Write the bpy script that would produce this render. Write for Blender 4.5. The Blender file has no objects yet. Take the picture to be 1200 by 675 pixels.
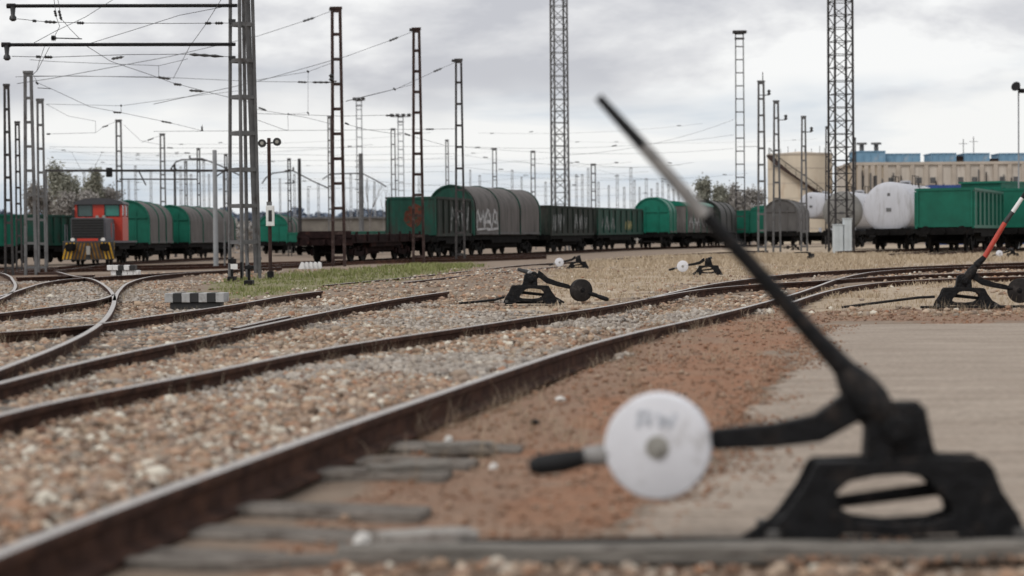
import bpy, bmesh, math, random
import numpy as np
from mathutils import Vector, Matrix

sc = bpy.context.scene
COL = sc.collection
R = math.radians
random.seed(5)
rng = np.random.default_rng(11)

# ------------------------------------------------------------------ camera
H_CAM = 0.96
LENS = 70.0
FPX = LENS / 36.0 * 1200.0
PITCH = math.atan(57.5 / FPX)
ROLL = R(0.5)
fwd = Vector((0, math.cos(PITCH), -math.sin(PITCH)))
right0 = Vector((1, 0, 0))
up0 = right0.cross(fwd)
right = (right0 * math.cos(ROLL) - up0 * math.sin(ROLL)).normalized()
up = right.cross(fwd).normalized()
CAM = Vector((0, 0, H_CAM))
cam_data = bpy.data.cameras.new("camera")
cam = bpy.data.objects.new("camera", cam_data)
COL.objects.link(cam)
m = Matrix((right, up, -fwd)).transposed().to_4x4()
m.translation = CAM
cam.matrix_world = m
cam_data.lens = LENS
cam_data.sensor_width = 36
cam_data.clip_start = 0.1
cam_data.clip_end = 9000
cam_data.dof.use_dof = True
cam_data.dof.focus_distance = 31
cam_data.dof.aperture_fstop = 2.0
sc.camera = cam

# ------------------------------------------------------------------ world
SKY_A, SKY_B, SKY_C = (4.86, 37.47, 2.26), (33.72, 38.96, 30.04), (37.83, 21.24, 8.77)
SUN_EL, SUN_AZ = R(48), R(-140)       # azimuth from +Y towards +X: behind and left of the camera
w = bpy.data.worlds.new("World")
sc.world = w
w.use_nodes = True
nt = w.node_tree
nt.nodes.clear()
def N(t, **k):
    n = nt.nodes.new(t)
    for a, b in k.items():
        setattr(n, a, b)
    return n
L = nt.links.new
out = N('ShaderNodeOutputWorld')
sky = N('ShaderNodeTexSky', sky_type='NISHITA', sun_disc=False, sun_elevation=SUN_EL, sun_rotation=SUN_AZ)
bg1 = N('ShaderNodeBackground'); bg1.inputs['Strength'].default_value = 0.1
L(sky.outputs[0], bg1.inputs[0])
tc = N('ShaderNodeTexCoord')
# overcast deck (grey, mottled) with a brighter, faintly bluish opening towards the horizon
def sky_noise(scl, loc, det, dis):
    mp = N('ShaderNodeMapping'); mp.inputs['Scale'].default_value = scl; mp.inputs['Location'].default_value = loc
    L(tc.outputs['Generated'], mp.inputs[0])
    n_ = N('ShaderNodeTexNoise'); n_.inputs['Scale'].default_value = 1.0; n_.inputs['Detail'].default_value = det; n_.inputs['Roughness'].default_value = 0.56
    n_.inputs['Distortion'].default_value = dis
    L(mp.outputs[0], n_.inputs['Vector'])
    return n_.outputs['Fac']
def sky_ramp(f, stops):
    r_ = N('ShaderNodeValToRGB'); el = r_.color_ramp.elements
    while len(el) < len(stops): el.new(0.5)
    for i, (p, c) in enumerate(stops): el[i].position = p; el[i].color = c + (1,)
    L(f, r_.inputs[0]); return r_.outputs[0]
nA = sky_noise((7.0, 7.0, 19.0), SKY_A, 9, 0.12)
nB = sky_noise((4.0, 4.0, 26.0), SKY_B, 6, 0.3)
nC = sky_noise((6.0, 6.0, 9.0), SKY_C, 4, 0.0)
deck = sky_ramp(nA, [(0.37, (0.58, 0.585, 0.625)), (0.465, (0.76, 0.76, 0.78)), (0.545, (0.97, 0.97, 0.965))])
low = sky_ramp(nB, [(0.37, (0.61, 0.68, 0.76)), (0.48, (0.82, 0.845, 0.87)), (0.57, (0.95, 0.95, 0.94))])
sx_ = N('ShaderNodeSeparateXYZ'); L(tc.outputs['Generated'], sx_.inputs[0])
ad = N('ShaderNodeMath', operation='MULTIPLY_ADD'); ad.inputs[1].default_value = 0.09; L(nC, ad.inputs[0]); L(sx_.outputs['Z'], ad.inputs[2])
mr = N('ShaderNodeMapRange'); mr.interpolation_type = 'SMOOTHSTEP'; mr.inputs[1].default_value = 0.098; mr.inputs[2].default_value = 0.130; L(ad.outputs[0], mr.inputs[0])
cm = N('ShaderNodeMix'); cm.data_type = 'RGBA'; L(mr.outputs[0], cm.inputs[0]); L(low, cm.inputs[6]); L(deck, cm.inputs[7])
bg2 = N('ShaderNodeBackground'); bg2.inputs['Strength'].default_value = 1.0
L(cm.outputs[2], bg2.inputs[0])
mx = N('ShaderNodeMixShader'); mx.inputs[0].default_value = 0.95
L(bg1.outputs[0], mx.inputs[1]); L(bg2.outputs[0], mx.inputs[2]); L(mx.outputs[0], out.inputs[0])

sun_d = bpy.data.lights.new("sun", 'SUN')
sun_d.energy = 1.3; sun_d.angle = R(18); sun_d.color = (1.0, 0.965, 0.92)
sun = bpy.data.objects.new("sun", sun_d); COL.objects.link(sun)
sd = Vector((math.sin(SUN_AZ) * math.cos(SUN_EL), math.cos(SUN_AZ) * math.cos(SUN_EL), math.sin(SUN_EL)))
sun.rotation_euler = (-sd).to_track_quat('-Z', 'Y').to_euler()
sun.location = sd * 50

vs = sc.view_settings
vs.view_transform = 'Standard'; vs.look = 'None'; vs.exposure = 0.0; vs.gamma = 1.0; vs.use_curve_mapping = False

# ------------------------------------------------------------------ pixel <-> world (photo pixels 1200 x 675)
def sst(a, b, x):
    t = min(1.0, max(0.0, (x - a) / (b - a)))
    return t * t * (3 - 2 * t)
def tz0(x, y):
    l = sst(3, 18, -x) * sst(45, 100, y)
    return -0.50 * l - 0.14 * sst(60, 105, y) * (1 - sst(0, 14, x)) * (1 - l)
def np_sst(a, b, x):
    t = np.clip((x - a) / (b - a), 0, 1)
    return t * t * (3 - 2 * t)
def np_tz0(x, y):
    l = np_sst(3, 18, -x) * np_sst(45, 100, y)
    return -0.50 * l - 0.14 * np_sst(60, 105, y) * (1 - np_sst(0, 14, x)) * (1 - l)
# nearest rail's line (x over y), left of which the ballast lies higher and the rails stand half buried
R1Y = [0, 5.07, 6.0, 7.0, 8.5, 10.8, 15.0, 20.0, 26.0, 32.0, 38.6, 47.4, 120]
R1X = [-2.6, -1.50, -1.33, -1.11, -0.75, -0.27, 0.56, 1.05, 2.1, 3.75, 6.4, 10.2, 30]
def np_tz(x, y):
    d = np.interp(y, R1Y, R1X) - x
    lift = (0.06 * np_sst(0.06, 0.3, d) + 0.078 * np_sst(8.2, 12.5, y) * np_sst(0.06, 0.3, -d)) * (1 - np_sst(60, 90, y))
    return np_tz0(x, y) + lift
def tz(x, y): return float(np_tz(np.float64(x), np.float64(y)))
def ray(u, v):
    return fwd * FPX + right * (u - 600) + up * (337.5 - v)
def P(u, v, y):
    d = ray(u, v)
    return CAM + d * (y / d.y)
def G(u, v, dz=0.0):
    d = ray(u, v)
    z = dz
    p = None
    for _ in range(12):
        p = CAM + d * ((z - H_CAM) / d.z)
        z = dz + tz(p.x, p.y)
    return p
def ground_at(u, y, dz=0.0):
    p = P(u, 300, y)
    return Vector((p.x, y, tz(p.x, y) + dz))
def np_proj(x, y, z):
    dx, dy, dz = x - CAM.x, y - CAM.y, z - CAM.z
    f = dx * fwd.x + dy * fwd.y + dz * fwd.z
    r = dx * right.x + dy * right.y + dz * right.z
    q = dx * up.x + dy * up.y + dz * up.z
    return 600 + FPX * r / f, 337.5 - FPX * q / f
def in_poly(u, v, poly):
    ins = np.zeros(u.shape, bool)
    n = len(poly)
    for i in range(n):
        x1, y1 = poly[i]; x2, y2 = poly[(i + 1) % n]
        c = ((y1 > v) != (y2 > v))
        t = (x2 - x1) * (v - y1) / ((y2 - y1) if y2 != y1 else 1e-9) + x1
        ins ^= c & (u < t)
    return ins

# ------------------------------------------------------------------ materials
MATS = {}
def mat(name, col, rough=0.7, metal=0.0, var=0.25, scale=6.0, col2=None, bump=0.0, spots=None, spec=None, island=None, detail=6, stretch=None, coords='Object'):
    """noise-varied principled material: col varied by var, optionally mixed towards col2 and 'spots' (rust/dirt)."""
    if name in MATS: return MATS[name]
    M = bpy.data.materials.new(name); M.use_nodes = True
    t = M.node_tree; bs = t.nodes['Principled BSDF']; ln = t.links.new
    bs.inputs['Roughness'].default_value = rough
    bs.inputs['Metallic'].default_value = metal
    if spec is not None: bs.inputs['Specular IOR Level'].default_value = spec
    tcn = t.nodes.new('ShaderNodeTexCoord')
    vec = tcn.outputs[coords]
    if stretch:
        mpn = t.nodes.new('ShaderNodeMapping'); mpn.inputs['Scale'].default_value = stretch
        ln(vec, mpn.inputs[0]); vec = mpn.outputs[0]
    nz = t.nodes.new('ShaderNodeTexNoise'); nz.inputs['Scale'].default_value = scale; nz.inputs['Detail'].default_value = detail
    nz.inputs['Roughness'].default_value = 0.62
    ln(vec, nz.inputs['Vector'])
    rp = t.nodes.new('ShaderNodeValToRGB')
    c2 = col2 or tuple(c * (1 + var) for c in col)
    e = rp.color_ramp.elements
    e[0].position = 0.3; e[0].color = tuple(c * (1 - var) for c in col) + (1,)
    e[1].position = 0.7; e[1].color = tuple(c2) + (1,)
    ln(nz.outputs['Fac'], rp.inputs[0])
    colout = rp.outputs[0]
    if spots:
        sc_, sz, lo, hi = spots
        n2 = t.nodes.new('ShaderNodeTexNoise'); n2.inputs['Scale'].default_value = sz; n2.inputs['Detail'].default_value = 8
        n2.inputs['Roughness'].default_value = 0.7
        ln(vec, n2.inputs['Vector'])
        mr = t.nodes.new('ShaderNodeMapRange'); mr.inputs[1].default_value = lo; mr.inputs[2].default_value = hi
        ln(n2.outputs['Fac'], mr.inputs[0])
        mm = t.nodes.new('ShaderNodeMix'); mm.data_type = 'RGBA'
        ln(mr.outputs[0], mm.inputs[0]); ln(colout, mm.inputs[6]); mm.inputs[7].default_value = tuple(sc_) + (1,)
        colout = mm.outputs[2]
    if island:
        g = t.nodes.new('ShaderNodeNewGeometry')
        r2 = t.nodes.new('ShaderNodeValToRGB')
        el = r2.color_ramp.elements
        r2.color_ramp.interpolation = 'LINEAR'
        while len(el) < len(island): el.new(0.5)
        for i, c in enumerate(island):
            el[i].position = i / (len(island) - 1); el[i].color = tuple(c) + (1,)
        ln(g.outputs['Random Per Island'], r2.inputs[0])
        mm = t.nodes.new('ShaderNodeMix'); mm.data_type = 'RGBA'; mm.blend_type = 'MIX'; mm.inputs[0].default_value = 0.8
        ln(colout, mm.inputs[6]); ln(r2.outputs[0], mm.inputs[7]); colout = mm.outputs[2]
    ln(colout, bs.inputs['Base Color'])
    if bump:
        b = t.nodes.new('ShaderNodeBump'); b.inputs['Strength'].default_value = bump; b.inputs['Distance'].default_value = 0.02
        ln(nz.outputs['Fac'], b.inputs['Height']); ln(b.outputs[0], bs.inputs['Normal'])
    MATS[name] = M
    return M

RUST = (0.09, 0.045, 0.028)
mat('rail_rust', (0.048, 0.026, 0.020), 0.9, 0, 0.5, 9, spots=((0.105, 0.052, 0.034), 5, 0.48, 0.72), spec=0.1)
mat('rail_head', (0.47, 0.44, 0.415), 0.45, 0.7, 0.2, 14, spots=((0.16, 0.115, 0.09), 7, 0.5, 0.75))
mat('sleeper_wood', (0.19, 0.17, 0.15), 0.95, 0, 0.5, 5, bump=0.8, spots=((0.045, 0.033, 0.027), 6, 0.48, 0.64), stretch=(1, 6, 6), spec=0.1)
mat('timber_grey', (0.20, 0.185, 0.165), 0.9, 0, 0.4, 4, bump=0.7, spots=((0.055, 0.045, 0.04), 5, 0.52, 0.68), stretch=(1, 8, 8), spec=0.1)
mat('gap_shade', (0.022, 0.019, 0.018), 0.95, 0, 0.5, 5, spec=0.1)
mat('pale_wood', (0.30, 0.28, 0.255), 0.9, 0, 0.35, 5, spots=((0.12, 0.10, 0.09), 6, 0.5, 0.7))
mat('black_iron', (0.007, 0.007, 0.008), 0.6, 0, 0.5, 22, spots=((0.045, 0.034, 0.028), 12, 0.53, 0.72), bump=1.0, spec=0.2)
mat('black_rubber', (0.010, 0.010, 0.011), 0.65, 0, 0.3, 10, spec=0.25)
mat('worn_white_paint', (0.27, 0.26, 0.25), 0.75, 0, 0.3, 8, spots=((0.05, 0.047, 0.046), 11, 0.5, 0.62), spec=0.15)
mat('white_disc', (0.69, 0.695, 0.73), 0.7, 0, 0.06, 7, spots=((0.42, 0.405, 0.40), 10, 0.52, 0.72), spec=0.12)
mat('disc_grey', (0.33, 0.32, 0.29), 0.5, 0.3, 0.15, 20)
mat('disc_letter', (0.50, 0.525, 0.57), 0.8, 0, 0.35, 40)
mat('dark_disc', (0.022, 0.019, 0.018), 0.7, 0, 0.5, 10, spots=((0.08, 0.07, 0.065), 6, 0.55, 0.7), spec=0.2)
mat('red_paint', (0.42, 0.045, 0.025), 0.5, 0, 0.2, 8, spots=((0.15, 0.03, 0.02), 9, 0.58, 0.7))
mat('white_paint', (0.72, 0.72, 0.71), 0.55, 0, 0.1, 6, spots=((0.45, 0.43, 0.40), 5, 0.55, 0.75))
mat('black_paint', (0.02, 0.02, 0.02), 0.55, 0, 0.3, 6)
mat('mast_rust', (0.042, 0.026, 0.023), 0.85, 0, 0.4, 3, spots=((0.10, 0.08, 0.075), 3, 0.54, 0.72), spec=0.2)
mat('mast_grey', (0.135, 0.135, 0.137), 0.75, 0.1, 0.3, 2, spots=((0.07, 0.058, 0.052), 3, 0.52, 0.7), spec=0.25)
mat('mast_dark', (0.045, 0.042, 0.042), 0.8, 0, 0.35, 2, spots=((0.12, 0.11, 0.105), 3, 0.55, 0.7), spec=0.2)
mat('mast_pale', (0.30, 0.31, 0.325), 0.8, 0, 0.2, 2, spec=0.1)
mat('concrete_pole', (0.26, 0.27, 0.28), 0.8, 0, 0.15, 2)
mat('insulator', (0.02, 0.02, 0.021), 0.4, 0, 0.2, 4)
mat('wire', (0.045, 0.045, 0.05), 0.6, 0.3, 0.1, 2)
mat('wagon_green', (0.003, 0.105, 0.068), 0.5, 0, 0.25, 0.9, spots=((0.006, 0.055, 0.040), 0.8, 0.54, 0.8), spec=0.3)
mat('wagon_dark_green', (0.006, 0.052, 0.036), 0.6, 0, 0.4, 1.0, spots=((0.028, 0.024, 0.020), 0.9, 0.48, 0.68), stretch=(1.5, 1.5, 0.6), spec=0.25)
mat('wagon_grimy', (0.022, 0.030, 0.025), 0.75, 0, 0.5, 1.4, spots=((0.06, 0.05, 0.046), 1.1, 0.5, 0.72), stretch=(2, 2, 0.5), spec=0.2)
mat('wagon_bright_green', (0.003, 0.135, 0.088), 0.45, 0, 0.2, 0.8, spots=((0.006, 0.08, 0.055), 1.2, 0.52, 0.75), spec=0.3)
mat('underframe_black', (0.009, 0.0085, 0.0085), 0.9, 0, 0.4, 3, spots=((0.022, 0.017, 0.015), 3, 0.55, 0.7), spec=0.1)
mat('wheel_dark', (0.012, 0.010, 0.009), 0.75, 0.2, 0.3, 3, spec=0.2)
mat('flat_rust', (0.018, 0.010, 0.010), 0.9, 0, 0.5, 2, spots=((0.055, 0.024, 0.018), 2, 0.55, 0.7), spec=0.1)
mat('tarp_grey', (0.125, 0.115, 0.11), 0.8, 0, 0.2, 1.2, spots=((0.045, 0.042, 0.041), 0.9, 0.5, 0.72), stretch=(1.6, 1.6, 0.3), bump=0.3, spec=0.2)
mat('tarp_dark', (0.085, 0.08, 0.078), 0.75, 0, 0.2, 1.2, spots=((0.04, 0.04, 0.04), 0.8, 0.5, 0.75), stretch=(1, 1, 0.35))
mat('graffiti_white', (0.45, 0.45, 0.46), 0.8, 0, 0.3, 3, spots=((0.15, 0.15, 0.15), 5, 0.48, 0.64))
mat('graffiti_grey', (0.27, 0.28, 0.285), 0.8, 0, 0.5, 3, spots=((0.06, 0.06, 0.055), 3, 0.5, 0.65))
mat('graffiti_yellow', (0.27, 0.24, 0.10), 0.7, 0, 0.3, 3)
mat('tank_white', (0.50, 0.505, 0.54), 0.6, 0, 0.06, 1.0, spots=((0.25, 0.235, 0.225), 0.9, 0.54, 0.8), stretch=(2.5, 2.5, 0.35), spec=0.15)
mat('tank_grey', (0.17, 0.165, 0.155), 0.6, 0, 0.25, 1.2)
mat('loco_red', (0.46, 0.036, 0.016), 0.45, 0, 0.15, 2, spots=((0.22, 0.03, 0.018), 2, 0.56, 0.75))
mat('loco_grey', (0.105, 0.105, 0.12), 0.6, 0, 0.2, 2, spots=((0.05, 0.047, 0.047), 2, 0.52, 0.72), spec=0.2)
mat('loco_roof', (0.045, 0.045, 0.05), 0.6, 0, 0.2, 2)
mat('glass_dark', (0.05, 0.09, 0.085), 0.12, 0, 0.2, 2)
mat('glass_green', (0.03, 0.20, 0.16), 0.15, 0, 0.2, 2)
mat('yellow_paint', (0.55, 0.30, 0.012), 0.55, 0, 0.2, 3)
mat('worn_stripe', (0.17, 0.085, 0.018), 0.8, 0, 0.6, 3, spec=0.2)
mat('bolt_steel', (0.10, 0.095, 0.09), 0.6, 0.4, 0.3, 20)
mat('rust_patch', (0.085, 0.030, 0.020), 0.85, 0, 0.5, 2, spots=((0.012, 0.05, 0.036), 3, 0.5, 0.62), spec=0.1)
mat('block_white', (0.40, 0.40, 0.395), 0.8, 0, 0.15, 4, spots=((0.22, 0.21, 0.20), 6, 0.5, 0.7), spec=0.1)
mat('lamp_glass', (0.75, 0.72, 0.68), 0.2, 0, 0.05, 3)
mat('cream_wall', (0.60, 0.52, 0.41), 0.9, 0, 0.1, 0.25, spots=((0.45, 0.33, 0.23), 0.35, 0.55, 0.75), stretch=(3, 3, 0.6), spec=0.1)
mat('beige_wall', (0.54, 0.49, 0.43), 0.9, 0, 0.12, 0.2, spots=((0.36, 0.31, 0.26), 0.5, 0.5, 0.72), stretch=(3, 3, 0.5), spec=0.1)
mat('beige_trim', (0.45, 0.395, 0.335), 0.9, 0, 0.15, 0.5, spec=0.1)
mat('blue_unit', (0.17, 0.30, 0.42), 0.7, 0, 0.12, 0.5, spots=((0.32, 0.37, 0.42), 0.6, 0.55, 0.75), spec=0.1)
mat('blue_deep', (0.022, 0.065, 0.23), 0.55, 0, 0.2, 0.6)
mat('window_dark', (0.09, 0.09, 0.092), 0.4, 0, 0.3, 2)
mat('cabinet_grey', (0.52, 0.56, 0.58), 0.6, 0, 0.1, 2)
mat('hedge_grey', (0.16, 0.145, 0.125), 0.9, 0, 0.3, 0.6)
mat('bark', (0.075, 0.06, 0.05), 0.9, 0, 0.3, 3)
mat('twig_grey', (0.22, 0.20, 0.19), 0.9, 0, 0.3, 3, spec=0.1)
mat('leaf_olive', (0.27, 0.27, 0.22), 0.9, 0, 0.3, 1, island=[(0.23, 0.23, 0.19), (0.28, 0.28, 0.23), (0.33, 0.325, 0.27)], spec=0.05)  # olive and grey leaf tones are paled in place of distance haze
mat('leaf_grey', (0.29, 0.275, 0.26), 0.9, 0, 0.3, 1, island=[(0.25, 0.235, 0.22), (0.30, 0.28, 0.26), (0.35, 0.33, 0.305)], spec=0.05)
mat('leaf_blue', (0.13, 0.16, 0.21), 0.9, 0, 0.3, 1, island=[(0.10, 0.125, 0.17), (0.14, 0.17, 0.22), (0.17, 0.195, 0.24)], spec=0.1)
mat('stone_mix', (0.28, 0.21, 0.155), 0.95, 0, 0.4, 30, spec=0.1,
    island=[(0.078, 0.052, 0.039), (0.437, 0.298, 0.205), (0.240, 0.182, 0.147), (0.553, 0.431, 0.327), (0.356, 0.188, 0.112), (0.391, 0.327, 0.269), (0.107, 0.078, 0.063), (0.780, 0.739, 0.634), (0.147, 0.072, 0.049), (0.484, 0.356, 0.252), (0.298, 0.240, 0.194)])
mat('stone_grey', (0.30, 0.27, 0.24), 0.95, 0, 0.3, 30, spec=0.2,
    island=[(0.17, 0.15, 0.135), (0.38, 0.34, 0.30), (0.27, 0.23, 0.195), (0.46, 0.40, 0.34), (0.52, 0.48, 0.43), (0.20, 0.155, 0.125)])
mat('stone_red', (0.26, 0.16, 0.11), 0.95, 0, 0.3, 30, spec=0.1,
    island=[(0.20, 0.11, 0.07), (0.30, 0.19, 0.13), (0.27, 0.135, 0.08), (0.36, 0.27, 0.20), (0.15, 0.09, 0.065), (0.42, 0.33, 0.25)])
mat('straw', (0.42, 0.335, 0.235), 0.9, 0, 0.2, 3, island=[(0.33, 0.26, 0.18), (0.46, 0.37, 0.265), (0.40, 0.325, 0.24), (0.54, 0.45, 0.34)], spec=0.1)
mat('grass_green', (0.16, 0.18, 0.065), 0.85, 0, 0.2, 3, island=[(0.13, 0.155, 0.05), (0.22, 0.24, 0.09), (0.30, 0.275, 0.15), (0.17, 0.20, 0.065)], spec=0.1)
mat('dead_weed', (0.22, 0.16, 0.105), 0.9, 0, 0.3, 3, island=[(0.14, 0.095, 0.065), (0.24, 0.175, 0.115), (0.33, 0.255, 0.18)], spec=0.1)
mat('litter_white', (0.60, 0.58, 0.55), 0.8, 0, 0.2, 8)

# ------------------------------------------------------------------ mesh helpers
class MB:
    def __init__(s): s.v = []; s.f = []; s.mi = []
    def add(s, vs_, fs_, mi=0):
        b = len(s.v)
        s.v += [tuple(p) for p in vs_]
        s.f += [tuple(i + b for i in f) for f in fs_]
        s.mi += [mi] * len(fs_)
        return s
    def box(s, c, d, rz=0.0, mi=0):
        cx, cy, cz = c; a, b, h = d[0] / 2, d[1] / 2, d[2] / 2
        ca, sa = math.cos(rz), math.sin(rz)
        V = []
        for z in (-h, h):
            for x, y in ((-a, -b), (a, -b), (a, b), (-a, b)):
                V.append((cx + x * ca - y * sa, cy + x * sa + y * ca, cz + z))
        return s.add(V, [(0, 3, 2, 1), (4, 5, 6, 7), (0, 1, 5, 4), (1, 2, 6, 5), (2, 3, 7, 6), (3, 0, 4, 7)], mi)
    def bar(s, p, q, wd, h=None, ref=(0, 0, 1), w2=None, mi=0):
        p, q = Vector(p), Vector(q); h = h or wd; d = (q - p)
        if d.length < 1e-6: return s
        d.normalize(); r = Vector(ref)
        if abs(d.dot(r)) > 0.98: r = Vector((0, 1, 0)) if abs(d.y) < 0.9 else Vector((1, 0, 0))
        x = d.cross(r).normalized(); y = x.cross(d).normalized()
        k = 1.0 if w2 is None else w2 / wd
        V = []
        for o, sc_ in ((p, 1.0), (q, k)):
            for a, b in ((-1, -1), (1, -1), (1, 1), (-1, 1)):
                V.append(o + x * (a * wd / 2 * sc_) + y * (b * h / 2 * sc_))
        return s.add(V, [(0, 1, 2, 3), (7, 6, 5, 4), (0, 4, 5, 1), (1, 5, 6, 2), (2, 6, 7, 3), (3, 7, 4, 0)], mi)
    def tube(s, pts, rad, n=8, cap=True, mi=0):
        pts = [Vector(p) for p in pts]
        if not hasattr(rad, '__len__'): rad = [rad] * len(pts)
        V = []; F = []
        prev = None
        for i, p in enumerate(pts):
            t = (pts[min(i + 1, len(pts) - 1)] - pts[max(i - 1, 0)]).normalized()
            if prev is None:
                r = Vector((0, 0, 1)) if abs(t.z) < 0.9 else Vector((0, 1, 0))
                x = t.cross(r).normalized()
            else:
                x = (prev - t * prev.dot(t)).normalized()
            prev = x; y = t.cross(x)
            for k in range(n):
                a = 2 * math.pi * k / n
                V.append(p + (x * math.cos(a) + y * math.sin(a)) * rad[i])
        for i in range(len(pts) - 1):
            for k in range(n):
                a, b = i * n + k, i * n + (k + 1) % n
                F.append((a, b, b + n, a + n))
        if cap:
            F.append(tuple(range(n - 1, -1, -1))); F.append(tuple(range((len(pts) - 1) * n, len(pts) * n)))
        return s.add(V, F, mi)
    def cyl(s, p, q, r, n=12, mi=0, r2=None):
        return s.tube([p, q], [r, r if r2 is None else r2], n, True, mi)
    def lathe(s, prof, origin, axis, n=24, mi=0):
        """prof: list of (distance along axis, radius)"""
        a = Vector(axis).normalized(); r = Vector((0, 0, 1)) if abs(a.z) < 0.9 else Vector((1, 0, 0))
        x = a.cross(r).normalized(); y = a.cross(x); o = Vector(origin)
        V = []; F = []
        for t, rr in prof:
            for k in range(n):
                an = 2 * math.pi * k / n
                V.append(o + a * t + (x * math.cos(an) + y * math.sin(an)) * max(rr, 1e-4))
        for i in range(len(prof) - 1):
            for k in range(n):
                A, B = i * n + k, i * n + (k + 1) % n
                F.append((A, B, B + n, A + n))
        F.append(tuple(range(n))); F.append(tuple(range((len(prof) - 1) * n, len(prof) * n)))
        return s.add(V, F, mi)
    def prism(s, outline, plane, t0, t1, mi=0):
        """outline 2-D; plane 'xz' (extruded along y), 'yz' (along x), 'xy' (along z); t0..t1"""
        n = len(outline)
        def to(a, b, t):
            return {'xz': (a, t, b), 'yz': (t, a, b), 'xy': (a, b, t)}[plane]
        V = [to(a, b, t0) for a, b in outline] + [to(a, b, t1) for a, b in outline]
        F = [tuple(range(n)), tuple(range(2 * n - 1, n - 1, -1))] + [(i, i + n, (i + 1) % n + n, (i + 1) % n) for i in range(n)]
        return s.add(V, F, mi)
    def plate(s, outer, hole, y0, y1, mi=0):
        """xz plate with one hole"""
        bm = bmesh.new()
        for loop in (outer, hole):
            vv = [bm.verts.new((a, y0, b)) for a, b in loop]
            for i in range(len(vv)): bm.edges.new((vv[i], vv[(i + 1) % len(vv)]))
        bmesh.ops.triangle_fill(bm, use_beauty=True, edges=bm.edges[:])
        ex = bmesh.ops.extrude_face_region(bm, geom=bm.faces[:])
        for g in ex['geom']:
            if isinstance(g, bmesh.types.BMVert): g.co.y = y1
        bmesh.ops.recalc_face_normals(bm, faces=bm.faces[:])
        bm.verts.ensure_lookup_table()
        for i, vtx in enumerate(bm.verts): vtx.index = i
        s.add([vtx.co for vtx in bm.verts], [[x.index for x in f.verts] for f in bm.faces], mi)
        bm.free(); return s
    def build(s, name, mats, parent=None, smooth=False, bevel=0.0, loc=None):
        me = bpy.data.meshes.new(name)
        me.from_pydata(s.v, [], s.f)
        if not isinstance(mats, (list, tuple)): mats = [mats]
        for q in mats: me.materials.append(MATS[q])
        if len(mats) > 1: me.polygons.foreach_set('material_index', s.mi)
        bm = bmesh.new(); bm.from_mesh(me); bmesh.ops.recalc_face_normals(bm, faces=bm.faces[:])
        if bevel:
            bmesh.ops.bevel(bm, geom=[e_ for e_ in bm.edges if len(e_.link_faces) == 2 and e_.calc_face_angle(0) > 0.6], offset=bevel, segments=1, affect='EDGES', clamp_overlap=True)
        bm.to_mesh(me); bm.free()
        if smooth:
            me.polygons.foreach_set('use_smooth', [True] * len(me.polygons))
            try: me.set_sharp_from_angle(angle=R(40))
            except Exception: pass
        o = bpy.data.objects.new(name, me); COL.objects.link(o)
        if parent: o.parent = parent
        if loc is not None: o.location = loc
        return o

def tag(o, label=None, cat=None, group=None, kind=None):
    if label: o['label'] = label
    if cat: o['category'] = cat
    if group: o['group'] = group
    if kind: o['kind'] = kind
    return o
def thing(name, loc, rz, label, cat, group=None):
    o = bpy.data.objects.new(name, None); COL.objects.link(o)
    o.empty_display_size = 0.2
    o.location = loc; o.rotation_euler = (0, 0, rz)
    return tag(o, label, cat, group)
def inst(src, parent, loc=(0, 0, 0), rot=(0, 0, 0), scl=(1, 1, 1)):
    o = src.copy(); COL.objects.link(o); o.parent = parent
    o.location = loc; o.rotation_euler = rot; o.scale = scl
    return o
def big_mesh(name, V, F, mname, kind='stuff', smooth=False):
    """numpy verts (n,3), faces (m,3)"""
    me = bpy.data.meshes.new(name)
    me.vertices.add(len(V)); me.vertices.foreach_set('co', np.asarray(V, np.float32).ravel())
    k = F.shape[1]
    me.loops.add(F.size); me.loops.foreach_set('vertex_index', F.astype(np.int32).ravel())
    me.polygons.add(len(F)); me.polygons.foreach_set('loop_start', np.arange(0, F.size, k, dtype=np.int32))
    if smooth: me.polygons.foreach_set('use_smooth', np.ones(len(F), bool))
    me.update(calc_edges=True)
    if mname: me.materials.append(MATS[mname])
    o = bpy.data.objects.new(name, me); COL.objects.link(o)
    if kind: o['kind'] = kind
    return o
def catmull(pts, step=0.5):
    pts = [Vector(p) for p in pts]
    a = [pts[0] * 2 - pts[1]] + pts + [pts[-1] * 2 - pts[-2]]
    res = []
    for i in range(1, len(a) - 2):
        p0, p1, p2, p3 = a[i - 1], a[i], a[i + 1], a[i + 2]
        n = max(2, int((p2 - p1).length / step))
        for j in range(n):
            t = j / n
            res.append(0.5 * ((2 * p1) + (p2 - p0) * t + (2 * p0 - 5 * p1 + 4 * p2 - p3) * t * t + (3 * p1 - p0 - 3 * p2 + p3) * t ** 3))
    res.append(pts[-1])
    return res
def smooth_line(pts, it):
    pts = [p.copy() for p in pts]
    for _ in range(it):
        q = [pts[0]] + [(pts[i - 1] + pts[i] * 2 + pts[i + 1]) / 4 for i in range(1, len(pts) - 1)] + [pts[-1]]
        pts = q
    return pts
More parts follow.
